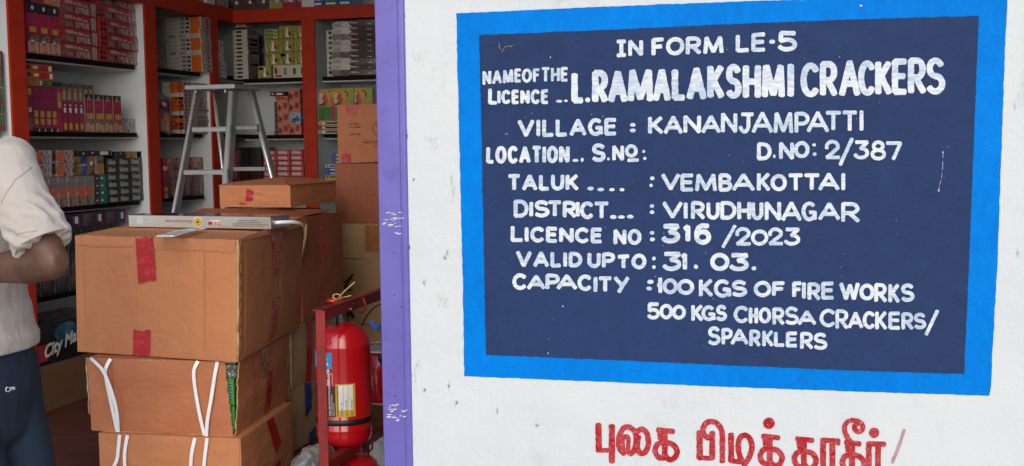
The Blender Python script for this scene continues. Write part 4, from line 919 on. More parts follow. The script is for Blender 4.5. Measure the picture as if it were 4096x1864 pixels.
me = pack('picture_carton', wg, .04, .208, [f_lime, a_fire, f_pink, f_green, M_WPRINT, f_dark, a_face, m_label], [('f', .02, .45, .98, .98, 0), ('p', [(.02, .46), (.6, .46), (.75, .60), (.7, .85), (.4, .97), (.02, .95)], 1), ('o', .60, .78, .17, .14, 5), ('o', .56, .74, .13, .13, 6), ('f', .0, .0, .18, .44, 2), ('f', .74, .0, 1, .5, 2), ('f', .20, .02, .72, .42, 3), ('T', 'hub', .16, .85, .032, 4, 1), ('T', 'AMAZING', .80, .52, .026, 7, 1)])
for k, (xx, dp) in enumerate(((1300, .03), (1379, .0), (1448, .02))):
    put(me, 'picture_carton', ['lime and pink picture carton half hidden at the left of its row', 'lime and pink picture carton in the middle of its row', 'lime and pink picture carton at the right near the purple frame'][k], 'carton', 'lime and pink picture cartons on the back shelf', 'B', BX(xx + (12 if k == 0 else 0), 440), dp - .03, z + .087, 0)
me = pack('slim_brown_box', .012, .12, .205, [f_brown, m_silv], [('f', .8, 0, 1, 1, 1)])
for k in range(5): put(me, 'slim_brown_box', f'slim brown box spine, {LR[k]} from the left beside the picture cartons', 'firework box', 'slim brown box spines', 'B', BX(1486, 440) + .0135 * k, .01, z + .087)
for k, mm in enumerate((f_lime, f_pink, f_lime)):
    me = pack('flat_box', .40, .12, .0275, [mm, M_WPRINT, f_green], [('f', .1, .2, .9, .8, 1), ('f', .15, .3, .8, .7, 2)])
    put(me, 'flat_box', ['lower lime flat box', 'pink flat box', 'upper lime flat box'][k] + ' under the picture cartons on the back shelf', 'firework box', 'flat boxes under the picture cartons', 'B', BX(1278, 500) + .20, -.035, z + k * .0285)
z = 1.162; zz = z + .02
for k, (mm, dd, lab, hh2) in enumerate(((f_blue, 1, 'blue box, lowest of the colourful pile by the right post', .022), (f_blue, 1, 'blue box, second in the colourful pile by the right post', .022), (f_white, 0, 'white box between blue and yellow ones by the right post', .024), (M_YEL, 0, 'yellow box in the colourful pile by the right post', .024), (f_blue, 1, 'blue box above the yellow one by the right post', .024), (f_blue, 1, 'blue box under the pale top box by the right post', .024), (f_white, 0, 'pale box on top of the wide colourful pile', .024), (f_blue, 1, 'first small blue box on the colourful pile', .024), (f_blue, 1, 'second small blue box on the colourful pile', .024), (f_blue, 1, 'third small blue box topmost on the colourful pile', .024))):
    me = pack('colour_box', .12 if k < 7 else .09, .12, hh2 - .001, [mm, f_gold, M_WPRINT, f_navy], [('o', .14, .5, .05, .26, 1 if dd else 3), ('f', .3, .3, .7, .7, 2 if dd else 3)])
    put(me, 'colour_box', lab, 'firework box', 'blue and yellow boxes by the right post', 'B', BX(1330 if k < 7 else 1350, 640) + .01, .0, zz, jit(.03)); zz += hh2
me = pack('white_carton', .3, .2, .019, [f_white], []); put(me, 'white_carton', 'flat white carton under the colourful pile on the back shelf', 'carton', None, 'B', BX(1330, 720) + .1, 0, z)

# -- boxes along the top of the beams
tops = [(f_dark, 'dark'), (f_brown, 'brown'), (f_dark, 'black'), (f_lime, 'olive green'), (f_pink, 'magenta'), (f_red, 'red'), (f_blue, 'blue'), (f_teal, 'teal'), (f_blue, 'second blue')]
xx = BX(952, 20)
for k, (mm, nm) in enumerate(tops):
    me = pack('top_box', .095, .14, .11, [mm, M_WPRINT, a_mix, a_shadow], [('f', .1, .35, .95, .95, 3 if k < 3 else 2), ('o', .62, .45, .12, .10, 1)] + ([('f', .1, .1, .8, .22, 1)] if k > 5 else []))
    put(me, 'top_box', f'{nm} printed box in the row on top of the back beam', 'firework box', 'printed boxes on top of the back beam', 'B', xx + .098 * k, -.03, 2.363)
for k in range(7):
    me = pack('top_box', .12, .14, .10, [[f_brown, f_dark, f_maroon][k % 3], a_mix, a_shadow], [('f', .1, .1, .9, .9, 1 + k % 2)])
    put(me, 'top_box', f'dim printed box on top of the left beam, {LR[k]} from the corner', 'firework box', 'printed boxes on top of the left beam', 'L', 3.52 - .125 * k, -.02, 2.3735)

# ------------------------------------------------------------------ cardboard cartons
class Carton:
    """a slightly bulged box from four floor corners (front-left, front-right, back-right, back-left) and its two heights"""
    def __init__(s, name, label, cat, corners, z0, z1, mat, group=None, amp=.006, top=None, seed=0.0, dz=(0, 0, 0, 0), keep=None, n=22, groove=(), flapgap=True):
        s.B = [Vector((x, y, z0)) for x, y in corners]; T_ = top or corners
        s.T = [Vector((x, y, z1 + d)) for (x, y), d in zip(T_, dz)]
        s.amp = amp; s.seed = seed; s.groove = groove
        s.ctr = sum(s.B, Vector()) / 4
        s.faces = {'f': (0, 1), 'r': (1, 2), 'b': (2, 3), 'l': (3, 0)}
        s.obj = None; b = MB()
        for k in 'frbl':
            b.grid(lambda u, v, k=k: s.P(k, u, v) - s.ctr, n, n, 0, (lambda u, v, k=k: keep(k, u, v)) if keep else None)
        b.grid(lambda u, v: s.P('t', u, v) - s.ctr, n, n, 0); b.grid(lambda u, v: s.P('u', u, v) - s.ctr, 6, 6, 0)
        s.obj = b.build(name, [mat, M_EDGE], None, s.ctr, merge=.0004)
        if keep:
            m_ = s.obj.modifiers.new('wall', 'SOLIDIFY'); m_.thickness = .005; m_.offset = -1; m_.material_offset_rim = 1
        tag(s.obj, label, cat, group)
    def P(s, k, u, v, lift=0.0):
        if k in 'tu':
            q = s.T if k == 't' else s.B
            p = q[0].lerp(q[1], u).lerp(q[3].lerp(q[2], u), v)
            nrm = Vector((0, 0, 1 if k == 't' else -1))
        else:
            i, j = s.faces[k]; p = s.B[i].lerp(s.B[j], u).lerp(s.T[i].lerp(s.T[j], u), v)
            e = (s.B[j] - s.B[i]).normalized(); nrm = e.cross(Vector((0, 0, 1)))
        w = math.sin(math.pi * min(1, max(0, u))) ** .6 * math.sin(math.pi * min(1, max(0, v))) ** .6
        d = s.amp * w * (.6 + .9 * noise.noise((u * 2.1 + s.seed, v * 2.1, ord(k) * .77))) + .0026 * w * noise.noise((u * 6, v * 6, s.seed + 3)) + .0012 * w * noise.noise((u * 17, v * 17, s.seed + 5)) - .012 * max(0, noise.noise((u * 3 + s.seed, v * 3, 8)) - .25) * (1 - w)
        for (gk, gu, depth) in s.groove:
            if gk == k: d -= depth * math.exp(-((u - gu) / .012) ** 2) * min(1, w * 2)
        return p + nrm * (d + lift)
    def patch(s, name, k, quad, mat, nu=6, nv=10, lift=.0022, label=None, ragged=0.0, crumple=.0007):
        """a strip glued to a face; quad in face coordinates"""
        (a, b_, c, d) = [Vector((x, y)) for x, y in quad]
        sd = rnd.random() * 40
        def fn(u, v):
            q = a.lerp(b_, u).lerp(d.lerp(c, u), v)
            if ragged and v in (0.0, 1.0): q.y += rnd.uniform(-ragged, ragged)
            return s.P(k, q.x, q.y, lift + crumple * noise.noise((u * 5, v * 9, sd))) - s.ctr
        b = MB(); b.grid(fn, nu, nv, 0, None, False); o = b.build(name, mat, s.obj)
        if label: o['label'] = label
        return o
    def wrap(s, name, k1, k2, u, w, d1, d2, mat, label=None, skew=0.0):
        """tape running over the edge from the top ('t') or bottom down a side"""
        pass
    def strap(s, k, path, width, mat, label=None):
        """a ribbon over a face: path of (u, v, lift)"""
        pts = [s.P(k, u, v, l) for u, v, l in path]
        Q = []
        for i in range(len(pts) - 1):
            p0, p1, p2, p3 = pts[max(0, i - 1)], pts[i], pts[i + 1], pts[min(len(pts) - 1, i + 2)]
            for t in [q / 6 for q in range(6)]:
                Q.append(.5 * (2 * p1 + (p2 - p0) * t + (2 * p0 - 5 * p1 + 4 * p2 - p3) * t * t + (3 * p1 - p0 - 3 * p2 + p3) * t ** 3))
        Q.append(pts[-1]); b = MB()
        i, j = s.faces.get(k, (0, 1)); nrm = (s.B[j] - s.B[i]).normalized().cross(Vector((0, 0, 1)))
        if k == 't': nrm = Vector((0, 0, 1))
        vs = []
        for i, p in enumerate(Q):
            t = (Q[min(len(Q) - 1, i + 1)] - Q[max(0, i - 1)]).normalized(); sd = t.cross(nrm).normalized()
            for a_, h_ in ((-1, 0), (1, 0), (1, .0014), (-1, .0014)): vs.append(p + sd * a_ * width / 2 + nrm * h_ - s.ctr)
        fs = []
        for i in range(len(Q) - 1):
            for q in range(4): fs.append((i * 4 + q, i * 4 + (q + 1) % 4, i * 4 + 4 + (q + 1) % 4, i * 4 + 4 + q))
        fs += [(0, 3, 2, 1), tuple(len(Q) * 4 - 4 + q for q in range(4))]
        b.add(vs, fs); o = b.build('strap', mat, s.obj)
        if label: o['label'] = label
        return o
    def text(s, k, body, u, v, h, mat, shear=0, lift=.0016):
        vs, fs, tw = text_geo(body, .015, shear)
        i, j = s.faces[k]; W_ = (s.B[j] - s.B[i]).length; H_ = (s.T[i] - s.B[i]).length
        b = MB(); b.add([s.P(k, u + x * h / W_, v + y * h / H_, lift) - s.ctr for x, y in vs], fs); return b.build('print', mat, s.obj)
    def ring(s, k, u, v, r, w, mat):
        i, j = s.faces[k]; W_ = (s.B[j] - s.B[i]).length; H_ = (s.T[i] - s.B[i]).length; n = 40; b = MB()
        vs = [s.P(k, u + (r + (w if q else 0)) * math.cos(2 * math.pi * a / n) / W_, v + (r + (w if q else 0)) * math.sin(2 * math.pi * a / n) / H_, .0016) - s.ctr for a in range(n) for q in (0, 1)]
        b.add(vs, [(a * 2, a * 2 + 1, ((a + 1) % n) * 2 + 1, ((a + 1) % n) * 2) for a in range(n)]); return b.build('print', mat, s.obj)
def at_z(px, py, z): p = at(px, py, 'z', z); return (p.x, p.y)

# big top box of the front stack
Z1, Z2, Z3 = .155, .408, .687
fl, fr, br = at_z(310, 1406, Z3), at_z(950, 1449, Z3), at_z(1196, 1305, Z3)
bl = (fl[0] + br[0] - fr[0], fl[1] + br[1] - fr[1])
big = Carton('cardboard_box', 'large brown cardboard box topping the front stack, red tape on its front', 'cardboard box', [fl, fr, br, bl], Z3, 1.128, M_CARD, 'cardboard boxes stacked by the doorway', .007, seed=1.3, dz=(.004, 0, .006, .012), n=44, groove=(('f', .79, .005), ('f', .765, .003), ('r', .08, .006), ('r', .62, .003), ('f', .045, .004)),
             top=[(fl[0] + .006, fl[1] + .006), (fr[0] + .012, fr[1] + .006), (br[0] + .03, br[1]), (bl[0], bl[1])])
big.patch('top_flap', 'f', [(.012, .925), (.978, .895), (.992, .995), (.0, .995)], M_CARD, 30, 5, .0035, 'folded down cardboard flap along the upper front edge', .012, .0008)
big.patch('tape', 'f', [(.410, .615), (.517, .655), (.502, .999), (.393, .999)], M_TAPE, 8, 14, .0062, 'crumpled red tape over the upper front edge', .012, .0012)
big.patch('tape', 'f', [(.364, .002), (.472, .002), (.475, .215), (.365, .212)], M_TAPE, 8, 10, .0030, 'red tape at the lower front edge', .012, .0012)
big.patch('tape', 'r', [(.505, .60), (.625, .655), (.625, .998), (.45, .998)], M_TAPE, 8, 12, .0034, 'red tape on the upper right side', .01, .0016)
big.patch('tape', 'r', [(.45, .03), (.56, .08), (.62, .40), (.50, .385)], M_TAPE, 8, 12, .0034, 'red tape on the lower right side', .01, .0012)
# raised back right flap and open corrugated edge
b = MB()
def flap(pts, th, dn, mi=0):
    n = len(pts); vs = [p - big.ctr for p in pts] + [p + dn * th - big.ctr for p in pts]
    b.add(vs, [tuple(range(n)), tuple(range(2 * n - 1, n - 1, -1))] + [(i, n + i, n + (i + 1) % n, (i + 1) % n) for i in range(n)], mi)
e0 = big.P('t', .985, .02); e1 = big.P('t', 1.0, 1.0)
flap([e0, e0.lerp(e1, .3) + Vector((-.004, 0, .006)), e0.lerp(e1, .65) + Vector((.004, 0, .018)), e1 + Vector((.012, -.01, .032)), e1 + Vector((.02, .0, -.01)), e0.lerp(e1, .5) + Vector((.012, 0, -.012)), e0 + Vector((.008, 0, -.006))], .004, Vector((.7, -.1, 0)))
o = b.build('side_flap', M_CARD2, big.obj); tag(o, 'side flap standing up along the right upper edge')
b = MB()
e2 = at(1225, 897, 'y', br[1] - .01); e3 = at(1216, 1000, 'y', br[1] - .01)
b.tube([e2 - big.ctr + Vector((-.01, -.012, .004)), e2 - big.ctr + Vector((0, -.01, -.004)), e2.lerp(e3, .4) - big.ctr + Vector((.004, -.008, 0)), e3 - big.ctr + Vector((-.008, -.005, -.03))], [.007, .010, .008, .004], 0, 8)
b.build('torn_edge', M_EDGE, big.obj)
b = MB()
for k in range(9):   # corrugated core peeping out along the front right edge
    v = .08 + k * .105; p = big.P('r', .012, v, .001) - big.ctr; p2 = big.P('r', .034, v + .05, .001) - big.ctr
    b.tube([p, p.lerp(p2, .5) + Vector((.003, -.003, 0)), p2, big.P('r', .036, v + .085, .001) - big.ctr], [.0022, .0026, .0026, .002], 0, 6)
for p in (big.P('r', .002, .03), big.P('r', .002, .25)):
    b.tube([p - big.ctr, p - big.ctr + Vector((.002, -.002, .06))], [.005, .002], 1, 6)
b.tube([big.P('r', .004, v / 12, .001) - big.ctr for v in range(13)], [.0035 + .0012 * (v % 3) for v in range(13)], 1, 6)
b.build('corrugated_edge', [M_CARD2, M_EDGE], big.obj)

# second box: torn front right corner
fl, fr, br = at_z(366, 1723, Z2), at_z(941, 1746, Z2), at_z(1155, 1596, Z2)
bl = (fl[0] + br[0] - fr[0], fl[1] + br[1] - fr[1])
def jg(v, s_): return .012 * noise.noise((v * 9, s_, 1)) + .006 * noise.noise((v * 31, s_, 4))
def keep2(k, u, v):
    if k == 'f': return u < .985 - .055 * v + jg(v, 2) or v < .012
    if k == 'r': return u > .012 + .05 * v + jg(v, 7) or v < .012
    return True
torn = Carton('cardboard_box', 'brown cardboard box with a torn open corner, second from the top of the front stack', 'cardboard box', [fl, fr, br, bl], Z2 + .003, Z3 - .006, M_CARD2, 'cardboard boxes stacked by the doorway', .010, seed=4.2, n=116, keep=keep2, groove=(('f', .16, .004),), top=[(fl[0] - .012, fl[1] + .01), (fr[0] + .004, fr[1] + .01), br, bl])
torn.patch('tape', 'r', [(.50, .0), (.60, .02), (.63, .62), (.53, .60)], M_TAPE, 6, 12, .003, 'red tape on the right side of the torn box', .01)
torn.patch('tape', 'r', [(.44, .60), (.55, .58), (.60, .99), (.46, .99)], M_TAPEC, 6, 10, .004, 'brown tape on the right side of the torn box', .02)
b = MB()
b.tube([torn.P('l', .985, v / 14, .002) - torn.ctr + Vector((-.006 * noise.noise((v * .7, 3, 1)) - .004, -.004, 0)) for v in range(3, 15)], [.003 + .004 * abs(noise.noise((v * 1.3, 0, 0))) for v in range(3, 15)], 0, 7)
b.build('torn_edge', M_EDGE, torn.obj)
for pa in ([(.165, 1.0, .004), (.137, .86, .012), (.140, .70, .012), (.158, .40, .010), (.19, .0, .006)], [(.025, 1.0, .003), (.075, .95, .016), (.135, .84, .024), (.182, .60, .028), (.212, .30, .024), (.205, .0, .014)],
           [(.757, 1.0, .003), (.733, .87, .008), (.742, .62, .010), (.775, .25, .010), (.798, .0, .008)], [(.885, 1.0, .003), (.875, .82, .012), (.853, .5, .016), (.826, .2, .014), (.812, -.02, .010)]):
    torn.strap('f', pa, .0130, M_STRAP)
# green packs and crumpled film inside the torn corner
c0 = Vector((fr[0], fr[1], 0))
for k in range(2):
    b = MB(); b.box(-.05, .0, -.004, .05, 0, .098); 
    b.box(-.030, -.004, -.0052, -.004, .012, .086, 1)
    for q in range(6): b.box(-.026, -.008, -.0062, -.0052, .018 + q * .011, .024 + q * .011, 2)
    o = b.build('green_pack', [film('bright green wrap', (.03, .24, .025), .15), film('green wrap panel', (.05, .32, .05), .15), paint('navy print', (.02, .03, .16), .5, .1, 20, 0)], None, c0 + Vector((-.010, .022, Z2 + .010 + k * .101)), .002)
    o.rotation_euler = (0, 0, R(8)); tag(o, ['lower', 'upper'][k] + ' bright green pack showing through the torn box corner', 'firework pack', 'green packs inside the torn box')
b = MB()
def crum(c, rx, ry, rz, sd, amp=.35, nu=26, nv=18):
    def fn(u, v):
        a = u * 2 * math.pi; e = (v - .5) * math.pi; d = Vector((math.cos(a) * math.cos(e), math.sin(a) * math.cos(e), math.sin(e)))
        r_ = 1 + amp * noise.noise(d * 2.2 + Vector((sd, 0, 0))) + amp * .5 * noise.noise(d * 6 + Vector((sd, 4, 0)))
        return Vector(c) + Vector((d.x * rx, d.y * ry, d.z * rz)) * r_
    return fn
b.grid(crum((0, 0, 0), 0.026, .03, .032, 2.0), 26, 18, 0, None, False)
M_FILM = paint('crumpled clear film', (.10, .13, .11), .12, .6, 18, .9, 30, .006, 0, .8, (.42, .45, .40))
o = b.build('plastic_film', M_FILM, None, c0 + Vector((-.038, .045, Z3 - .05))); tag(o, 'crumpled clear plastic film stuffed in the torn box corner', 'plastic film')

# third box
fl, fr, br = at_z(394, 1731, Z2), at_z(962, 1753, Z2), at_z(1168, 1609, Z2)
bl = (fl[0] + br[0] - fr[0], fl[1] + br[1] - fr[1])
low = Carton('cardboard_box', 'brown cardboard box with white straps, lowest of the front stack', 'cardboard box', [fl, fr, br, bl], Z1, Z2 - .001, M_CARD, 'cardboard boxes stacked by the doorway', .007, seed=7.7, n=40, groove=(('f', .95, .004),))
low.patch('top_flap', 'f', [(.01, .55), (.99, .46), (.99, .995), (.01, .995)], M_CARD, 30, 6, .003, None, .02, .001)
low.patch('tape', 'r', [(.60, .40), (.72, .52), (.58, .995), (.46, .995)], M_TAPE, 6, 12, .004, 'red tape on the right side of the lowest box', .01)
low.patch('tape', 'r', [(.55, .0), (.68, .0), (.70, .25), (.57, .22)], M_TAPE, 6, 8, .004, None, .01)
for pa in ([(.165, 1.0, .012), (.155, .8, .014), (.14, .62, .013), (.09, .40, .012), (.05, .0, .010)], [(.215, .99, .006), (.195, .7, .010), (.20, .3, .01), (.205, .0, .008)],
           [(.69, .99, .006), (.665, .7, .010), (.66, .3, .01), (.68, .0, .008)], [(.78, 1.0, .012), (.755, .6, .012), (.74, .2, .010), (.73, .0, .008)]):
    low.strap('f', pa, .0130, M_STRAP)

# silver flat box lying on the big box
TOPZ = 1.142
pl_, pr_ = at(516, 907, 'z', TOPZ), at(1083, 917, 'z', TOPZ)
ax = (pr_ - pl_); Ls = ax.length; ang = math.atan2(ax.y, ax.x)
b = MB(); DS = .135; HS = .047
b.box(0, Ls, 0, DS, 0, HS, 0)
b.box(.002, Ls - .002, .002, DS - .002, HS, HS + .0012, 1)
sb = b.build('silver_box', [M_SILVER, paint('glossy black card', (.014, .013, .014), .12, .3, 8, .15, 12)], None, pl_, .0012); sb.rotation_euler = (R(1.0), 0, ang)
tag(sb, 'flat silver foil box lying upside down on the largest brown box', 'foil box')
def flip_text(body, x1, z, h, mat, par=sb, lift=-.0012, bold=.02):
    """upside-down printing: starts at x1 and runs to the left"""
    vs, fs, tw = text_geo(body, bold); b = MB(); b.add([(x1 - x * h, lift, z + h - y * h) for x, y in vs], fs); return b.build('print', mat, par)
PXS = Ls / 567.0
fx = lambda px: (px - 516) * PXS
b = MB(); b.box(fx(842), fx(889), -.0009, 0, .013, .026, 0); b.box(fx(852), fx(889), -.0009, 0, .0265, .031, 1); b.box(fx(552), fx(607), -.0009, 0, .012, .040, 2)
n = 28
for (r_, mi, l_) in ((.0215, 1, -.0013), (.0185, 3, -.0019), (.0165, 4, -.0021), (.0115, 3, -.0023)):
    b.add([(fx(801) + r_ * math.cos(2 * math.pi * k / n), l_, .0225 + r_ * math.sin(2 * math.pi * k / n)) for k in range(n)], [tuple(range(n))], mi)
b.add([(fx(801) + .004 * math.cos(t) + .003 * math.sin(2 * t), -.0026, .0225 + .006 * math.sin(t)) for t in [2 * math.pi * k / 12 for k in range(12)]], [tuple(range(12))], 5)
o = b.build('printed_panel', [paint('red print', (.42, .02, .02), .4, .1, 20, 0), M_WPRINT, paint('pale grey label', (.52, .55, .56), .5, .05, 20, 0), M_YEL, M_GOLD, M_INK], sb); tag(o, 'round yellow seal, red and pale labels on the silver front')
flip_text('NCLE', fx(887), .0145, .010, M_WPRINT)
M_PINKINK = paint('faded red ink', (.40, .16, .13), .5, .1, 20, 0); M_GREYI = paint('grey ink', (.14, .12, .12), .5, .1, 20, 0)
flip_text("Aiman's Pyrotech, Sivakasi.", fx(778), .021, .0085, M_PINKINK)
flip_text('BEFORE USE, KEEP THE PIECE IN OPEN GROUND AND LIGHT', fx(1061), .0095, .0036, M_GREYI)
flip_text('FUSE WITH SPARKLERS ON PORFOSE WITH EXTENSION HAND ONLY', fx(1073), .0165, .0036, M_GREYI)
flip_text('BE USED BY SPARKLE FOR OUTDOOR USE ONLY', fx(1049), .0235, .0036, M_GREYI)
flip_text('FOR UNDER ADULT SUPERVISION ONLY', fx(1040), .031, .0036, M_GREYI)
for k, tx in enumerate(('Batch No. 2024', 'Size: 20 mm', 'Mfg. Date: Nov', 'Price Rs. 2026')): flip_text(tx, fx(603), .0135 + k * .0066, .0036, M_GREYI)
# bundle of white straps under it and one loose strap behind
b = MB()
for k in range(7):
    p0 = at(620 + k * 12 + rnd.uniform(-5, 5), 947, 'z', 1.1415 + .0008 * k); p1 = at(776 + k * 9 + rnd.uniform(-9, 9), 914, 'z', 1.1425 + .0006 * k); p2 = at(560 + k * 9, 889 + k * 1.6, 'z', 1.143 + .0006 * k)
    nn = 10
    L_ = [p0.lerp(p1, t / nn) + Vector((0, 0, .0026 * math.sin(math.pi * t / nn))) for t in range(nn + 1)]
    sd = (p1 - p0).cross(Vector((0, 0, 1))).normalized() * rnd.uniform(.0036, .0052)
    b.add([p + sd for p in L_] + [p - sd + Vector((0, 0, rnd.uniform(-.002, .005))) for p in L_], [(t, t + 1, nn + 2 + t, nn + 1 + t) for t in range(nn)], 0, True)
o = b.build('strap_bundle', M_STRAP, org=at(690, 935, 'z', 1.142)); sm_ = o.modifiers.new('th', 'SOLIDIFY'); sm_.thickness = .0007
tag(o, 'bundle of glossy white plastic straps lying on the largest box under the silver box', 'strap bundle')
b = MB()
P_ = [at(1085, 893, 'y', .80), at(1130, 889, 'y', .82), at(1170, 888, 'y', .85), at(1200, 893, 'y', .90), at(1214, 905, 'y', .95), at(1217, 930, 'y', .98)]
vs = []
for p in P_: vs += [p + Vector((0, 0, .007)), p - Vector((0, 0, .006))]
b.add(vs, [(2 * i, 2 * i + 2, 2 * i + 3, 2 * i + 1) for i in range(len(P_) - 1)], 0, True)
o = b.build('loose_strap', M_STRAP, org=P_[2]); sm_ = o.modifiers.new('th', 'SOLIDIFY'); sm_.thickness = .001
tag(o, 'loose white plastic strap curling over the raised flap of the largest box', 'strap')

# boxes behind: long dark box, its top box, the ones below
XB = -2.137
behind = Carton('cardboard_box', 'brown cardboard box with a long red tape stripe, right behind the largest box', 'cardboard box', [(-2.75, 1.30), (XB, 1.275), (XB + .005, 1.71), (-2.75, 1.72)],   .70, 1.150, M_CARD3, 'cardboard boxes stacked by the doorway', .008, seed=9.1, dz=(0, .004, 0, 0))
behind.patch('tape', 'r', [(.42, .56), (.56, .56), (.46, .998), (.34, .998)], M_TAPE, 6, 16, .003, 'long red tape on the side of the box behind', .02, .0016)
behind.patch('tape', 'r', [(.36, .01), (.46, .03), (.50, .26), (.40, .25)], M_TAPE, 6, 8, .003, None, .02, .0016)
b = MB(); b.add([Vector((-2.72, 1.30, 1.152)) - behind.ctr, Vector((XB - .002, 1.28, 1.158)) - behind.ctr, Vector((XB + .0, 1.60, 1.170)) - behind.ctr, Vector((-2.72, 1.46, 1.182)) - behind.ctr], [(0, 1, 2, 3)])
o = b.build('top_flap', M_CARD3, behind.obj); q_ = o.modifiers.new('th', 'SOLIDIFY'); q_.thickness = .004
back1 = Carton('cardboard_box', 'brown cardboard box supporting the small taped box in front of the ladder', 'cardboard box', [(-2.74, 1.74), (-2.42, 1.74), (-2.42, 2.10), (-2.74, 2.10)], .70, 1.150, M_CARD2, 'cardboard boxes stacked by the doorway', .004, seed=3.3)
Y4 = at(1156, 1500, 'x', -2.15).y
def u4(px): return (at(px, 1500, 'x', -2.15).y - Y4) / (1.65 - Y4)
for k, (za, zb) in enumerate(((.155, .425), (.427, .697))):
    c_ = Carton('cardboard_box', ['beige cardboard box with blue tape, on the floor behind the front stack', 'tan cardboard box with faded red tape above the blue taped one'][k], 'cardboard box', [(-2.72, Y4 + .02), (-2.15, Y4), (-2.145, 1.65), (-2.72, 1.67)], za, zb, M_CARDB, 'cardboard boxes stacked by the doorway', .006, seed=5.5 + k)
    if k == 0:
        c_.patch('tape', 'r', [(u4(1212), .45), (u4(1238), .55), (u4(1238), .995), (u4(1212), .995)], M_TAPEB, 5, 10, .003, 'blue tape on the side', .02); c_.patch('tape', 'r', [(u4(1224), .0), (u4(1250), .0), (u4(1250), .22), (u4(1224), .16)], M_TAPEB, 5, 6, .003, 'blue tape on the side', .02)
    else:
        c_.patch('tape', 'r', [(u4(1218), .0), (u4(1238), .0), (u4(1250), .99), (u4(1226), .99)], M_TAPE, 5, 14, .003, 'red tape on the side', .02, .0016)
        b = MB(); b.tube([c_.P('r', .03, v / 8, .002) - c_.ctr for v in range(9)], .006, 0, 6); b.build('torn_edge', M_EDGE, c_.obj)
# hidden supports under the box behind are these two; the back supports:
c_ = Carton('cardboard_box', 'plain brown cardboard box on the floor behind the stack by the ladder', 'cardboard box', [(-2.74, 1.74), (-2.42, 1.74), (-2.42, 2.10), (-2.74, 2.10)], .155, .697, M_CARD2, 'cardboard boxes stacked by the doorway', .004, seed=2.2)
small = Carton('cardboard_box', 'small cardboard box with one red tape square, in front of the ladder', 'cardboard box', [(-2.650, 1.505), (-2.291, 1.50), (-2.285, 1.99), (-2.650, 1.99)], 1.186, 1.283, M_CARD, 'cardboard boxes stacked by the doorway', .003, seed=6.6, dz=(0, 0, .004, .002))
small.patch('tape', 'f', [(.37, .28), (.47, .28), (.49, .80), (.395, .86)], M_TAPE, 5, 8, .003, 'red tape square on the small box', .03)
small.text('f', 'Box', .28, .10, .015, M_INKP, .5)
b = MB()
pk = [Vector((-2.655, 1.505, 1.287)), Vector((-2.30, 1.50, 1.287)), Vector((-2.44, 1.72, 1.318)), Vector((-2.68, 1.72, 1.296))]
pk2 = [Vector((-2.285, 1.50, 1.287)), Vector((-2.28, 1.99, 1.287)), Vector((-2.42, 1.95, 1.308)), Vector((-2.43, 1.70, 1.319))]
b.add([p - small.ctr for p in pk], [(0, 1, 2, 3)]); b.add([p - small.ctr for p in pk2], [(0, 1, 2, 3)])
b.add([p - small.ctr for p in (Vector((-2.655, 1.985, 1.285)), Vector((-2.285, 1.985, 1.285)), Vector((-2.41, 1.80, 1.300)), Vector((-2.60, 1.80, 1.300)))], [(0, 1, 2, 3)])
o = b.build('top_flap', M_CARD2, small.obj); q_ = o.modifiers.new('th', 'SOLIDIFY'); q_.thickness = .004; tag(o, 'loosely closed raised top flaps')

# column of boxes by the frame
Yc = 2.25
def colbox(x0, x1, z0, z1, mat, label, y0=Yc, d=.5, seed=0):
    return Carton('cardboard_box', label, 'cardboard box', [(x0, y0), (x1, y0 - .01), (x1, y0 + d), (x0, y0 + d)], z0, z1, mat, 'cardboard boxes stacked by the doorway', .004, seed=seed)
zz = [at(1350, py, 'y', Yc).z for py in (1290, 1033, 893, 653, 420)]
x0 = at(1352, 600, 'y', Yc).x; x0b = at(1342, 760, 'y', Yc).x
v6 = colbox(x0, x0 + .50, zz[3] + .004, zz[4], M_CARD2, 'cardboard box printed with a circled V, topmost beside the purple frame', seed=11)
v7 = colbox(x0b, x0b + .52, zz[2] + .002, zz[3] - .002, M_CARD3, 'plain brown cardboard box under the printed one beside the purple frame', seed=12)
v8 = colbox(at(1366, 950, 'y', Yc).x, at(1366, 950, 'y', Yc).x + .5, zz[1], zz[2], M_CARDB, 'pale beige cardboard box with brown tape under the plain brown one', seed=13)
v9 = colbox(at(1366, 1150, 'y', Yc).x, at(1366, 1150, 'y', Yc).x + .5, zz[0], zz[1] - .002, M_CARDB, 'dark tan cardboard box printed with an archer behind the fire extinguisher', Yc - .02, seed=14)
v10 = colbox(at(1366, 1150, 'y', Yc).x, at(1366, 1150, 'y', Yc).x + .5, .155, zz[0] - .002, M_CARDB, 'tan cardboard box on the floor behind the fire extinguisher', seed=15)
v6.patch('tape', 'f', [(.12, .82), (.21, .82), (.235, .998), (.095, .998)], M_TAPE, 5, 8, .003, 'red tape at the upper edge of the printed box', .03)
v6.patch('tape', 'f', [(.045, .004), (.145, .004), (.145, .17), (.045, .15)], M_TAPE, 5, 8, .003, 'red tape at the lower edge of the printed box', .03)
v6.text('f', 'Net weight', .135, .655, .0085, M_INKB); v6.text('f', 'Gross weight', .135, .60, .0085, M_INKB); v6.text('f', 'Date of Mfg', .14, .475, .0088, M_INKB); v6.text('f', 'VARUN FIREWORKS', .275, .325, .0125, M_INKB); v6.text('f', 'SIVAKASI', .40, .262, .009, M_INKB)
v6.ring('f', .47, .575, .034, .004, M_INKB); v6.text('f', 'V', .432, .50, .045, M_INKB)
v8.patch('tape', 'f', [(.27, .22), (.42, .22), (.42, .95), (.27, .95)], M_TAPEC, 5, 8, .003, 'brown tape on the beige box', .02)
v8.patch('flap_edge', 'f', [(.0, .0), (.99, .0), (.99, .16), (.0, .12)], M_CARDB, 20, 3, .006, None, .05)
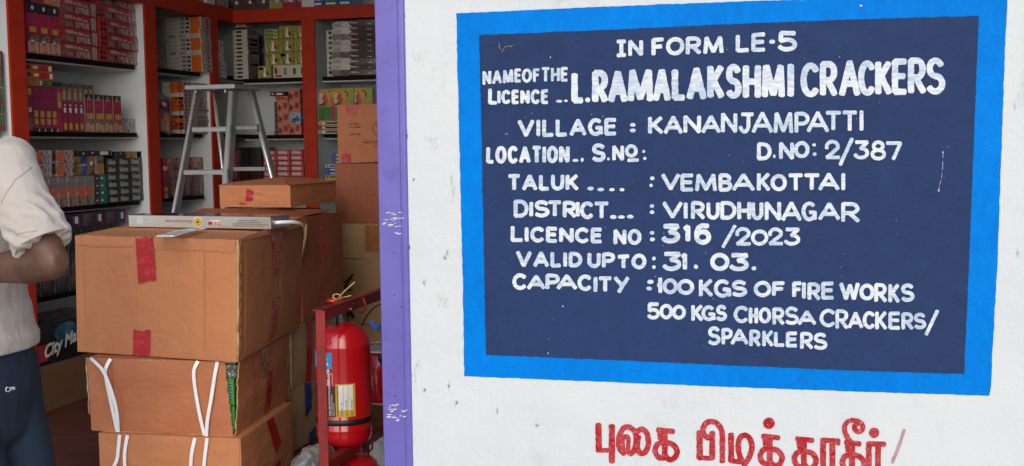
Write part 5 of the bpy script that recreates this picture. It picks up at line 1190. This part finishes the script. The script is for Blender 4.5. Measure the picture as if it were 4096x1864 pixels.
v9.text('f', 'MITHRA', .02, .32, .021, M_INK); v9.patch('print', 'f', [(.0, .14), (.16, .14), (.10, .24), (.02, .24)], M_INK, 6, 4, .0016, None, .1)
b = MB()
ar = [(1378, 1155), (1388, 1130), (1402, 1108), (1412, 1096)]
b.tube([at(px, py, 'y', Yc - .026) - v9.ctr for px, py in ar], .006, 0, 6); b.tube([at(px, py, 'y', Yc - .026) - v9.ctr for px, py in ((1366, 1150), (1385, 1160), (1408, 1158))], .004, 0, 6); b.tube([at(px, py, 'y', Yc - .026) - v9.ctr for px, py in ((1374, 1128), (1392, 1118), (1410, 1112))], .003, 0, 6)
o = b.build('print', M_INK, v9.obj); tag(o, 'black printed archer figure')

# ------------------------------------------------------------------ aluminium ladder
lad = thing('step_ladder', 'aluminium platform step ladder standing behind the cardboard boxes', 'ladder', (-3.0, 2.2, .15)); LO = Vector(lad.location)
def lp(px, py, y): return at(px + 7, py + 2, 'y', y) - LO
def rail(p0, y0, p1, y1, w, d, name='leg', chrome=True, wide=0):
    a = lp(*p0, y0); c = lp(*p1, y1); t = (c - a); c = a + t * ((-a.z + .001) / t.z) if t.z else c   # carry on down to the floor
    b = MB(); ydir = Vector((0, 1, 0)); xd = Vector((1, 0, 0))
    rt = .009 + wide
    pts = []
    b.tube([a, c], rt, 0, 12)
    vs = [];
    for p in (a, c):
        for sx, sy in ((-rt * .5, 0), (rt * .5 + wide, 0), (rt * .5 + wide, d), (-rt * .5, d)): vs.append(p + xd * sx + ydir * sy)
    b.add(vs, [(0, 3, 2, 1), (4, 5, 6, 7)] + [(i, (i + 1) % 4, 4 + (i + 1) % 4, 4 + i) for i in range(4)], 1)
    # flange lips of the channel
    return b.build(name, [M_ALU, M_ALUG], lad)
rail((775, 365), 2.08, (688, 835), 1.92, .02, .052)
rail((918, 365), 2.08, (893, 740), 1.95, .02, .050, wide=.006)
rail((848, 365), 2.30, (885, 690), 2.40, .02, .045)
rail((990, 358), 2.30, (1085, 730), 2.43, .02, .045, wide=.003)
b = MB()
tl = lp(735, 350, 2.05); tr = lp(930, 352, 2.05)
b.box(tl.x, tr.x, 2.05 - LO.y, 2.33 - LO.y, tl.z - .008, tl.z + .012); b.box(tl.x - .004, tr.x + .004, 2.045 - LO.y, 2.06 - LO.y, tl.z - .010, tl.z + .014)
b.box(tl.x + .05, tl.x + .06, 2.05 - LO.y, 2.06 - LO.y, tl.z - .03, tl.z - .012); b.box(tr.x - .06, tr.x - .05, 2.05 - LO.y, 2.06 - LO.y, tl.z - .03, tl.z - .012)
b.build('top_platform', M_ALUR, lad, None, .004)
for (pa, pc, ya) in (((762, 516), (908, 516), 2.03), ((728, 687), (898, 690), 1.97)):
    b = MB(); a = lp(*pa, ya); c = lp(*pc, ya); b.box(a.x, c.x, ya - LO.y - .004, ya - LO.y + .05, a.z - .013, a.z + .008)
    for k in range(4): b.box(a.x, c.x, ya - LO.y - .002 + k * .013, ya - LO.y + .004 + k * .013, a.z + .008, a.z + .011)
    b.build('rung', M_ALUR, lad, None, .002)
for (pa, pc, ya) in (((862, 511), (1020, 511), 2.345), ((880, 674), (1062, 677), 2.385)):
    b = MB(); a = lp(*pa, ya); c = lp(*pc, ya); b.box(a.x, c.x, ya - LO.y, ya - LO.y + .03, a.z - .012, a.z + .010); b.build('rung', M_ALUR, lad, None, .003)
b = MB()
M_TEAL = paint('teal sticker', (.01, .13, .12), .4, .1, 20, 0)
for (px, py, y) in ((920, 515, 2.006), (908, 690, 1.945), (1026, 510, 2.32), (1058, 675, 2.39)):
    p = lp(px, py, y); b = MB(); b.box(p.x - .004, p.x + .004, p.y - .01, p.y + .0, p.z - .02, p.z + .02); b.build('sticker', M_TEAL, lad)
pass

# ------------------------------------------------------------------ red fire point stand with extinguisher and buckets
SX = -1.563
st = thing('fire_point_stand', 'dark red steel stand holding the fire extinguisher and buckets', 'stand', (SX, .5, .15)); SO = Vector(st.location)
def sp(name, fn, mat=M_STAND, bev=.002):
    b = MB(); fn(b); b.v = [tuple(Vector(p) - SO) for p in b.v]; return b.build(name, mat, st, None, bev)
zt = .918
sp('post', lambda b: (b.box(SX - .017, SX + .017, .215, .221, .15, zt), b.box(SX - .0171, SX - .012, .2212, .250, .15, zt - .001)), M_STAND)
sp('post', lambda b: (b.box(SX - .017, SX + .017, 1.20, 1.206, .15, zt), b.box(SX - .017, SX - .012, 1.17, 1.1999, .15, zt)))
sp('rail', lambda b: (b.box(SX - .003, SX + .003, .2215, 1.199, zt - .036, zt - .002), b.box(SX - .03, SX + .0029, .2215, 1.199, zt - .0019, zt + .003)))
zl = .402
sp('rail', lambda b: (b.box(SX - .003, SX + .003, .2215, 1.199, zl - .036, zl - .002), b.box(SX - .03, SX + .0029, .2215, 1.199, zl - .0019, zl + .003)))
def hook(b, y, z): b.tube([(SX + .008, y, z - .002), (SX + .016, y, z - .02), (SX + .014, y, z - .046), (SX + .002, y, z - .058), (SX - .010, y, z - .05)], .004, 0, 8)
hk = [(.56, zt), (.86, zt), (.50, zl), (.60, zl)]
for (y, z) in hk: sp('hook', lambda b: hook(b, y, z), M_STAND, 0)

EX, EY = -1.607, .49
ex = thing('fire_extinguisher', 'red fire extinguisher with yellow service label hanging from the dark red stand', 'fire extinguisher', (EX, EY, .400))
Z0 = 0.0; H = .435; RE = .0985
prof = [(.060, -.008), (.062, .004), (.078, .010), (.092, .020), (RE - .002, .038), (RE, .052), (RE, .064), (RE + .0015, .067), (RE, .070), (RE, H * .82), (RE + .0004, H * .825), (RE, H * .83), (RE - .006, H * .90), (RE - .022, H * .955), (RE - .048, H * .985), (.038, H), (.030, H + .004)]
b = MB(); b.lathe(prof, (0, 0, 0), 0, 56); b.build('cylinder', M_EXT, ex)
camang = math.atan2(-3.15 - EY, 0 - EX)
def apx(px): return camang + math.asin(max(-.97, min(.97, (px - 1382) / 107.0)))
def zpx(py): return at(1372, py, 'y', EY - .09).z - .400
def cyl(b, a0, a1, z0, z1, lift, mi=0, n=14, sl=0.0):
    r_ = RE + lift; vs = [(r_ * math.cos(a0 + (a1 - a0) * i / n), r_ * math.sin(a0 + (a1 - a0) * i / n), z + sl * i / n) for z in (z0, z1) for i in range(n + 1)]
    b.add(vs, [(i, i + 1, n + 2 + i, n + 1 + i) for i in range(n)], mi, True)
def cyltext(b, body, a, z, h, mi, lift, vert=False, bold=.02):
    vs, fs, tw = text_geo(body, bold); out = []
    for x, y in vs:
        aa, zz_ = (a + x * h / RE, z + y * h) if not vert else (a - y * h / RE, z + x * h)
        out.append(((RE + lift) * math.cos(aa), (RE + lift) * math.sin(aa), zz_))
    b.add(out, fs, mi)
M_SKY = paint('sky blue label', (.02, .28, .62), .35, .05, 20, 0); M_MAR = paint('maroon label', (.075, .012, .008), .4, .1, 20, 0)
b = MB(); cyl(b, apx(1268), apx(1341), zpx(1475), zpx(1412), .0008); cyltext(b, 'R', apx(1308), zpx(1462), .030, 1, .0014); b.build('label', [M_SKY, M_WPRINT], ex)['label'] = 'sky blue label with a white R'
b = MB(); cyltext(b, 'TYPE', apx(1312), zpx(1490), .0065, 0, .0012); cyl(b, apx(1312), apx(1342), zpx(1497), zpx(1495), .001); cyl(b, apx(1341), apx(1342), zpx(1543), zpx(1497), .001); cyltext(b, 'PVT. LTD.', apx(1330), zpx(1543), .010, 0, .0012, True); b.build('print', [M_WPRINT], ex)
b = MB(); cyl(b, apx(1275), apx(1351), zpx(1668), zpx(1545), .0008); cyltext(b, 'ANIL FIRE PROTECTION EQUIPMENTS', apx(1332), zpx(1664), .0060, 1, .0014, True); cyltext(b, 'No. 20/1 Sivakasi Road, Srivilliputtur', apx(1339), zpx(1664), .0036, 1, .0014, True); cyltext(b, 'anil fireprotection at mail', apx(1346), zpx(1664), .0032, 1, .0014, True)
b.build('label', [M_MAR, M_WPRINT], ex)['label'] = 'maroon label with small white lettering'
b = MB(); cyl(b, apx(1352), apx(1424), zpx(1668), zpx(1537), .0009)
for (a, c) in ((1363, 1379), (1381, 1397), (1399, 1416)): cyl(b, apx(a), apx(c), zpx(1641), zpx(1541), .0014, 1)
cyltext(b, 'EXTINGUISHER SERVICE RECORD', apx(1361), zpx(1663), .0050, 2, .0016, True)
for px_, t_, t2 in ((1376, 'CAPACITY', '01 - 333'), (1394, 'SERVD ON', '12-09-2025'), (1413, 'DUE ON', '16-09-2026')):
    cyltext(b, t_, apx(px_), zpx(1664), .0036, 2, .0016, True); cyltext(b, t2, apx(px_), zpx(1637), .0052, 3, .002, True)
b.build('label', [M_YEL, M_WPRINT, M_INK, M_GREYI], ex)['label'] = 'yellow service record label with white columns'
b = MB(); n = 48
for k in range(n):
    a0, a1 = 2 * math.pi * k / n, 2 * math.pi * (k + 1) / n
zb_ = .088
b.lathe([(RE + .0006, zb_), (RE + .003, zb_ + .001), (RE + .003, zb_ + .019), (RE + .0006, zb_ + .020)], (0, 0, 0), 0, 56, False); b.build('band', M_DARK, ex)
b = MB(); b.lathe([(.026, H + .0), (.026, H + .010), (.021, H + .013), (.021, H + .026), (.015, H + .030), (.015, H + .05)], (0, 0, 0), 0, 24); b.build('valve', paint('dull brass grey', (.10, .095, .09), .4, .15, 30, .1, 60, .001, .5), ex)
b = MB(); b.bar((-.05, -.005, H + .055), (.055, .0, H + .070), .018, .008, mi=0); b.bar((-.045, -.0, H + .040), (.02, .0, H + .036), .018, .008, mi=0); qx, qy = .046 * math.cos(camang - .62), .046 * math.sin(camang - .62); b.box(qx - .009, qx + .009, qy - .006, qy + .006, H - .030, H + .046, 0)
b.build('handle', M_DARK, ex, None, .002)
b = MB(); b.tube([(-.03, -.03, H + .052), (.05, -.032, H + .055)], .0038, 0, 8); b.build('safety_pin', M_ALU, ex)
b = MB(); b.lathe([(.026, H + .075), (.026, H + .083), (.010, H + .088)], (-.03, 0, 0), 0, 18); b.build('cap', M_EXT, ex)
b = MB(); c_ = Vector((-.01, -.02, H + .082)); b.tube([c_ + Vector((.018 * math.cos(t), .01 * math.sin(t * .5), .012 + .010 * math.sin(t))) for t in [k * .5 for k in range(14)]], .0024, 0, 6); b.tube([c_, c_ + Vector((.03, -.01, .03)), c_ + Vector((.075, -.01, .068))], .0024, 0, 6); b.tube([c_ + Vector((.02, 0, .01)), c_ + Vector((.06, -.01, .02))], .002, 0, 6)
b.build('string', paint('yellow string', (.62, .38, .10), .7, .15, 40, .2), ex)

def bucket(loc, label, r, h, lid=False):
    t = thing('fire_bucket', label, 'bucket', loc, 'red fire buckets on the stand')
    b = MB(); b.lathe([(r * .82, 0), (r * .84, .004), (r, h), (r - .004, h), (r * .84, .02)], (0, 0, 0), 0, 40, False); b.lathe([(r * .80, .001), (r * .82, .002)], (0, 0, 0), 0, 40); b.build('body', M_EXT if not lid else M_STAND, t)
    b = MB(); b.tube([((r + .002) * math.cos(2 * math.pi * k / 36), (r + .002) * math.sin(2 * math.pi * k / 36), h) for k in range(37)], .0045, 0, 8); b.build('rim', M_ALU if not lid else M_DARK, t)
    b = MB(); b.tube([((r + .004) * math.sin(a), -.02 * 0, h + .0 + .17 * math.cos(a)) for a in [R(-90 + 15 * k) for k in range(13)]], .0035, 0, 8); b.build('handle', M_DARK, t)
    return t
bk = bucket((-1.585, .86, .478), 'red fire bucket with silver rim and black handle behind the extinguisher', .112, .205)
b = MB(); b.lathe([(.105, .196), (.06, .212), (.0, .218)], (0, 0, 0), 0, 32, False); b.build('filling', paint('grey sand', (.30, .30, .30), .8, .3, 40, .4), bk)
b = MB(); b.grid(crum((.02, -.112, .185), .012, .010, .022, 5.0), 14, 10); b.build('knot', M_DARK, bk)
b = MB(); b.lathe([(.0925, .0005), (.0945, .003), (.095, .006)], (0, 0, 0), 0, 40, False); b.build('base_edge', M_WPRINT, bk)
b = MB()
p0, p1 = at(1480, 1287, 'y', .80), at(1510, 1312, 'y', .74); sd = Vector((.006, 0, .008)); bo_ = Vector(bk.location)
b.add([p0 + sd - bo_, p0 - sd - bo_, p1 - sd - bo_, p1 + sd - bo_, p1 + Vector((.03, .03, -.012)) - sd - bo_, p1 + Vector((.03, .03, -.012)) + sd - bo_], [(0, 1, 2, 3), (3, 2, 4, 5)])
o = b.build('ribbon', paint('blue plastic ribbon', (.03, .22, .60), .35, .1, 20, .2), bk); q_ = o.modifiers.new('th', 'SOLIDIFY'); q_.thickness = .0012
b = MB()   # rounded base of the bucket hung below
t = thing('fire_bucket', 'dark red round bottomed bucket hanging under the lower rail', 'bucket', (-1.60, .52, .16), 'red fire buckets on the stand')
b = MB(); b.lathe([(.06, .0), (.085, .01), (.10, .06), (.105, .13), (.095, .165), (.07, .185), (.03, .195), (.0, .197)], (0, 0, 0), 0, 40, False); b.build('body', M_EXT, t)
b = MB(); b.tube([(.107 * math.cos(2 * math.pi * k / 36), .107 * math.sin(2 * math.pi * k / 36), .135) for k in range(37)], .005, 0, 8); b.build('rim', M_DARK, t)
b = MB(); b.tube([(.02, -.01, .19), (.025, -.01, .21), (.03, -.012, .23)], .003, 0, 8); b.build('handle', M_DARK, t)
b = MB(); b.box(-.14, .14, -.1, .1, 0, .17); o = b.build('white_sack', paint('white sack plastic', (.58, .58, .57), .5, .2, 14, .5, 16, .01), None, (-1.56, 1.02, .151), .02); tag(o, 'pale sack on the floor beyond the lower bucket', 'sack')
# clear bag in front of the stand
M_BAG = paint('clear plastic bag', (.08, .075, .075), .10, .6, 13, 1, 14, .02, 0, .6, (.22, .215, .21))
b = MB(); bc = at(1270, 1895, 'y', .34); b.grid(crum((0, 0, 0), .088, .10, .102, 8.0, .16, 44, 30), 44, 30, 0, None, True)
o = b.build('plastic_bag', M_BAG, None, bc); tag(o, 'crumpled clear plastic bag bundle at the foot of the stand', 'bag')
b = MB(); b.box(-.12, .12, -.1, .1, 0, bc.z - .10 - .151); o = b.build('cardboard_box', [M_CARDB], None, (bc.x, bc.y, .151)); 
if bc.z - .251 < .02: bpy.data.objects.remove(o)
else: tag(o, 'low tan carton under the clear plastic bag', 'cardboard box')

# ------------------------------------------------------------------ the man at the doorway (facing left, cropped by the frame)
def ell(c, rx, ry, n=28, tilt=None, p=2.0):
    out = []
    for k in range(n):
        a = 2 * math.pi * k / n; ca, sa = math.cos(a), math.sin(a)
        v = Vector((rx * math.copysign(abs(ca) ** (2 / p), ca), ry * math.copysign(abs(sa) ** (2 / p), sa), 0))
        if tilt: v = tilt @ v
        out.append(Vector(c) + v)
    return out
def limb(b, pts, rr, n=20, flat=1.0):
    """tapering limb, rings square to its path; flat squeezes it sideways"""
    pts = [Vector(p) for p in pts]; rings = []
    for i, p in enumerate(pts):
        t = (pts[min(len(pts) - 1, i + 1)] - pts[max(0, i - 1)]).normalized()
        y = Vector((0, 1, 0)); y = (y - t * y.dot(t)).normalized() if abs(t.y) < .95 else Vector((1, 0, 0)); x = y.cross(t)
        rings.append([p + x * rr[i] * math.cos(2 * math.pi * k / n) + y * rr[i] * flat * math.sin(2 * math.pi * k / n) for k in range(n)])
    b.loft(rings)
def fuse(b, name, mat, voxel, smooth, parent=None, org=None, disp=None):
    """weld overlapping solids into one continuous skin"""
    o_ = Vector(org) if org is not None else Vector()
    b.v = [tuple(Vector(p) - o_) for p in b.v]
    me = b.mesh(name, mat); bm = bmesh.new(); bm.from_mesh(me); bmesh.ops.recalc_face_normals(bm, faces=bm.faces); bm.to_mesh(me); bm.free()
    o = bpy.data.objects.new(name, me); COL.objects.link(o)
    r_ = o.modifiers.new('r', 'REMESH'); r_.mode = 'VOXEL'; r_.voxel_size = voxel
    s_ = o.modifiers.new('s', 'SMOOTH'); s_.iterations = smooth; s_.factor = .5
    dg = bpy.context.evaluated_depsgraph_get(); m2 = bpy.data.meshes.new_from_object(o.evaluated_get(dg)); m2.name = name
    o.modifiers.clear(); o.data = m2; bpy.data.meshes.remove(me); m2.materials.clear(); m2.materials.append(mat)
    if disp:
        nrm = [v.normal.copy() for v in m2.vertices]
        for v, n_ in zip(m2.vertices, nrm): v.co += n_ * disp(v.co + o_)
    m2.polygons.foreach_set('use_smooth', [True] * len(m2.polygons))
    if parent: o.parent = parent
    else: o.location = o_
    return o
PY = -.28
AY = -.50
ORG = Vector((-2.43, PY, 0))
sh = at(20, 685, 'y', AY + .06); el = at(212, 1052, 'y', AY); fw0 = at(60, 1050, 'y', AY - .01); wr = at(-150, 1085, 'y', AY + .06)
cx = -2.53
k1 = at(162, 1660, 'y', PY + .1) - Vector((.125, 0, 0)); k2 = at(205, 1864, 'y', PY + .1) - Vector((.112, 0, 0))
b = MB()
# torso, pelvis, neck, head
b.loft([ell((cx + .0, PY, .80), .115, .165), ell((cx, PY, .95), .115, .16), ell((cx - .01, PY, 1.15), .115, .165), ell((cx - .005, PY, 1.32), .115, .185), ell((cx + .0, PY, 1.41), .09, .175), ell((cx - .005, PY, 1.455), .065, .10), ell((cx - .012, PY, 1.50), .055, .058), ell((cx - .025, PY, 1.56), .054, .054)])
b.loft([ell((cx - .05, PY, 1.535), .035, .035), ell((cx - .055, PY, 1.555), .062, .05), ell((cx - .05, PY, 1.60), .085, .064), ell((cx - .042, PY, 1.66), .095, .073), ell((cx - .036, PY, 1.71), .094, .072), ell((cx - .034, PY, 1.75), .072, .056), ell((cx - .034, PY, 1.768), .03, .024)])
b.loft([ell((cx - .135, PY, 1.655), .010, .010, 10), ell((cx - .150, PY, 1.635), .014, .013, 10), ell((cx - .158, PY, 1.618), .014, .015, 10), ell((cx - .140, PY, 1.606), .012, .012, 10)])   # nose
for s_ in (-1, 1):
    b.loft([ell((cx - .03, PY + s_ * .070, 1.615), .008, .010, 10), ell((cx - .026, PY + s_ * .078, 1.645), .018, .008, 10), ell((cx - .024, PY + s_ * .076, 1.672), .014, .008, 10)])   # ears
b.loft([ell((cx - .128, PY, 1.577), .012, .024, 12), ell((cx - .134, PY, 1.585), .012, .024, 12), ell((cx - .128, PY, 1.593), .012, .022, 12)])   # lips
# arms
def arm(s0, e0, w0_, hand_dir):
    limb(b, [s0, s0.lerp(e0, .3), s0.lerp(e0, .7), e0], [.060, .058, .050, .046])
    limb(b, [e0 + (e0 - w0_).normalized() * .035, e0, e0.lerp(w0_, .25), e0.lerp(w0_, .6), w0_], [.028, .047, .054, .042, .029])
    d = hand_dir.normalized(); side = d.cross(Vector((0, 0, 1))).normalized(); upv = side.cross(d)
    limb(b, [w0_, w0_ + d * .03, w0_ + d * .085], [.028, .036, .036], 16, .55)
    for k, (ln, off) in enumerate(((.066, .027), (.076, .009), (.072, -.009), (.056, -.026))):
        k0 = w0_ + d * .083 + upv * off; k1 = k0 + d * ln * .5 + side * .010; k2 = k1 + (d * .7 + side * .7).normalized() * ln * .5
        limb(b, [k0 - d * .02, k0, k1, k2], [.009, .0095, .0085, .0065], 10)
    t0 = w0_ + d * .035 + upv * .030; limb(b, [t0 - upv * .012, t0 + upv * .020 + d * .020 + side * .01, t0 + upv * .026 + d * .052 + side * .02], [.013, .011, .008], 10)
arm(sh, el, wr, Vector((-1, .25, -.1)))
sh2 = Vector((cx, PY + .20, 1.40)); el2 = Vector((cx + .06, PY + .26, 1.11)); wr2 = Vector((cx - .20, PY + .16, 1.10))
arm(sh2, el2, wr2, Vector((-1, -.3, .0)))
# legs and feet
for s_ in (-1, 1):
    hp = Vector((cx + .03, PY + s_ * .09, .84)); kn = Vector((k2.x, PY + s_ * .10, k2.z)); an = Vector((k2.x + .03, PY + s_ * .10, .09))
    limb(b, [hp, hp.lerp(kn, .5), kn, kn.lerp(an, .35), an], [.085, .075, .055, .055, .036])
    b.loft([ell((an.x + .035, an.y, .05), .03, .03, 16), ell((an.x - .0, an.y, .06), .05, .038, 16)] )
    limb(b, [an + Vector((.03, 0, -.045)), an + Vector((-.06, 0, -.045)), an + Vector((-.14, 0, -.055)), an + Vector((-.19, 0, -.062))], [.036, .040, .036, .018], 16, 1.1)
man = fuse(b, 'person', M_SKIN, .0055, 5, None, ORG)
tag(man, 'man in a short sleeved beige shirt and navy trousers standing at the left edge', 'person')
# shirt: torso shell and sleeves
def wrinkle(p):
    ax_ = (el - sh).normalized(); q_ = p - sh; t_ = q_.dot(ax_); ra = q_ - ax_ * t_
    fold = 0.0
    if ra.length < .13 and 0 < t_ < .34:
        an_ = math.atan2(ra.z + ra.x * .4, ra.y)
        rid = 1 - abs(noise.noise(Vector((t_ * 15 + an_ * 1.3, an_ * .9, 3.7)))) * 2.2
        fold = .0125 * max(0, rid) * min(1, max(0, (t_ - .08) / .12)) - .0015
    return fold + wr0(p)
def wr0(p):
    d = .0035 * noise.noise(Vector((p.x * 6, p.y * 6, p.z * 14))) + .0022 * noise.noise(Vector((p.x * 16, p.y * 14, p.z * 34)))
    # gathered folds near the cuff and under the arm
    arm_t = max(0, 1 - abs((p - el).length - .12) / .12); d += .0018 * arm_t * math.sin((p.z * 1.0 + p.x * .35) * 190 + 5 * noise.noise(p * 9))
    d += .0022 * max(0, 1 - abs(p.z - 1.02) / .2) * math.sin(p.z * 75 + p.x * 30 + 4 * noise.noise(p * 5))
    return d
b = MB()
xb = at(131, 1488, 'y', PY).x - .05; xm = at(108, 1200, 'y', PY).x
hem = at(60, 1450, 'y', PY - .2).z
def tor(z, back, front, ry, p=2.3): return ell(((back + front) / 2, PY, z), (back - front) / 2, ry, 36, None, p)
b.loft([tor(hem - .012, xb, xb - .31, .212), tor(hem + .03, xb + .002, xb - .315, .212), tor(.90, xb - .004, xb - .32, .20), tor(1.0, xb - .03, xb - .32, .198), tor(1.15, xb - .035, xb - .30, .200), tor(1.30, xb - .025, xb - .27, .212), tor(1.38, xb - .03, xb - .255, .205, 2.1), tor(1.43, xb - .045, xb - .235, .165, 2.0), tor(1.468, xb - .07, xb - .215, .10, 2.0), tor(1.485, xb - .082, xb - .205, .066, 2.0)])
def sleeve(s0, e0):
    d = (e0 - s0)
    limb(b, [s0 + Vector((-.02, (PY - s0.y) * .45, .045)), s0 + Vector((-.006, (PY - s0.y) * .12, .020)), s0.lerp(e0, .22), s0.lerp(e0, .5), s0.lerp(e0, .74), s0.lerp(e0, .80)], [.062, .080, .084, .079, .076, .077], 26)
sleeve(sh, el); sleeve(sh2, el2)
def cuff(s0, e0, w_):
    b = MB(); d = (e0 - s0).normalized(); y = Vector((0, 1, 0)); y = (y - d * y.dot(d)).normalized(); x = y.cross(d); L_ = (e0 - s0).length; n = 40
    vs = []
    for (t, r_) in ((.70, .0735), (.74, .0765), (.80, .0795), (.818, .079), (.818, .0755), (.74, .073)):
        for k in range(n):
            a = 2 * math.pi * k / n; rr = r_ * w_ * (1 + .018 * math.sin(3 * a + 1) + .01 * math.sin(7 * a))
            vs.append(s0 + d * (t * L_ + .006 * math.sin(2 * a)) + (x * math.cos(a) + y * math.sin(a)) * rr - ORG)
    b.add(vs, [(i * n + k, i * n + (k + 1) % n, i * n + n + (k + 1) % n, i * n + n + k) for i in range(5) for k in range(n)], 0, True); return b
shirt = fuse(b, 'shirt', M_SHIRT, .0065, 6, man, ORG, wrinkle); tag(shirt, 'loose short sleeved beige shirt with a vent at the hem')
for q_ in ((sh, el), (sh2, el2)): cuff(*q_, 1.0).build('cuff', M_SHIRT, shirt)
# shoulder seam
def ray_y(bvh, px, py, lift=.002):
    p = at(px, py, 'y', -1.2); d = (p - CAM).normalized(); h_ = bvh.ray_cast(p - ORG, d)
    return (h_[0] - d * lift) if h_[0] is not None else None
bv = BVHTree.FromPolygons([v.co for v in shirt.data.vertices], [p.vertices for p in shirt.data.polygons])
b = MB()
def seam(pts, r_):
    r_ *= .7
    Q = []
    for i in range(len(pts) - 1):
        for k in range(8):
            t = k / 8; q = ray_y(bv, pts[i][0] + (pts[i + 1][0] - pts[i][0]) * t, pts[i][1] + (pts[i + 1][1] - pts[i][1]) * t, .0006)
            if q is not None: Q.append(q)
    if len(Q) > 2: b.tube(Q, r_, 0, 6)
seam([(128, 668), (60, 720), (20, 780), (2, 820)], .0022); seam([(268, 915), (180, 920), (100, 930), (60, 938)], .0018); seam([(88, 1110), (84, 1200), (92, 1320), (100, 1420)], .0016); seam([(2, 1435), (40, 1430), (78, 1412), (100, 1440)], .0016)
b.build('seam', cloth('seam thread', (.36, .315, .30), .05, 0), shirt)
# trousers
b = MB()
b.loft([ell((xb - .15, PY, .885), .125, .18, 30, None, 2.3), ell((xb - .145, PY, .80), .140, .190, 30, None, 2.3), ell((xb - .14, PY, .74), .140, .200, 30, None, 2.3), ell((k1.x - .005, PY, .66), .124, .203, 30, None, 2.3), ell((k1.x, PY, .58), .112, .200, 30, None, 2.3), ell((k1.x + .005, PY, .545), .08, .16, 30, None, 2.3)])
for s_ in (-1, 1):
    an = Vector((k2.x + .03, PY + s_ * .10, .07))
    limb(b, [Vector((xb - .145, PY + s_ * .085, .80)), Vector((k1.x - .0, PY + s_ * .10, k1.z)), Vector((k2.x, PY + s_ * .105, k2.z)), Vector((k2.x + .03, PY + s_ * .105, .28)), an], [.118, .112, .100, .085, .075], 26)
def pw(p): return .004 * noise.noise(Vector((p.x * 9, p.y * 9, p.z * 6))) + .002 * noise.noise(Vector((p.x * 22, p.y * 22, p.z * 14)))
pants = fuse(b, 'trousers', M_PANTS, .007, 5, man, ORG, pw); tag(pants, 'navy trousers with a small white script logo on the thigh')
bvp = BVHTree.FromPolygons([v.co for v in pants.data.vertices], [p.vertices for p in pants.data.polygons])
b = MB()
for pts in ([(36, 1551), (28, 1549), (23, 1555), (24, 1564), (33, 1567), (42, 1560), (40, 1550)], [(40, 1552), (46, 1548), (46, 1561), (50, 1549), (53, 1548), (52, 1560)], [(53, 1556), (57, 1547), (58, 1557), (62, 1555)]):
    Q = [q for q in (ray_y(bvp, x, y, .001) for x, y in pts) if q is not None]
    if len(Q) > 2: b.tube(Q, .0016, 0, 6)
if b.v: b.build('logo', M_WPRINT, pants)
# hair cap and sandals
b = MB(); b.loft([ell((cx - .006, PY, 1.60), .060, .070), ell((cx - .012, PY, 1.66), .086, .079), ell((cx - .026, PY, 1.715), .098, .080), ell((cx - .030, PY, 1.76), .076, .062), ell((cx - .030, PY, 1.782), .03, .026)])
h_ = fuse(b, 'hair', M_HAIR, .006, 3, man, ORG, lambda p: .004 * noise.noise(p * 60))
for s_ in (-1, 1):
    b = MB(); an = Vector((k2.x + .03, PY + s_ * .10, 0))
    b.loft([[Vector((an.x - .07 + .135 * math.cos(2 * math.pi * k / 24), an.y + .05 * math.sin(2 * math.pi * k / 24), z)) - ORG for k in range(24)] for z in (.002, .020)])
    b.build('sandal', M_SHOE, man)
# eyes
b = MB()
for s_ in (-1, 1): b.lathe([(.0, -.009), (.007, -.006), (.009, 0), (.007, .006), (.0, .009)], Vector((cx - .122, PY + s_ * .030, 1.655)) - ORG, 0, 12, False)
b.build('eyes', M_WPRINT, man)
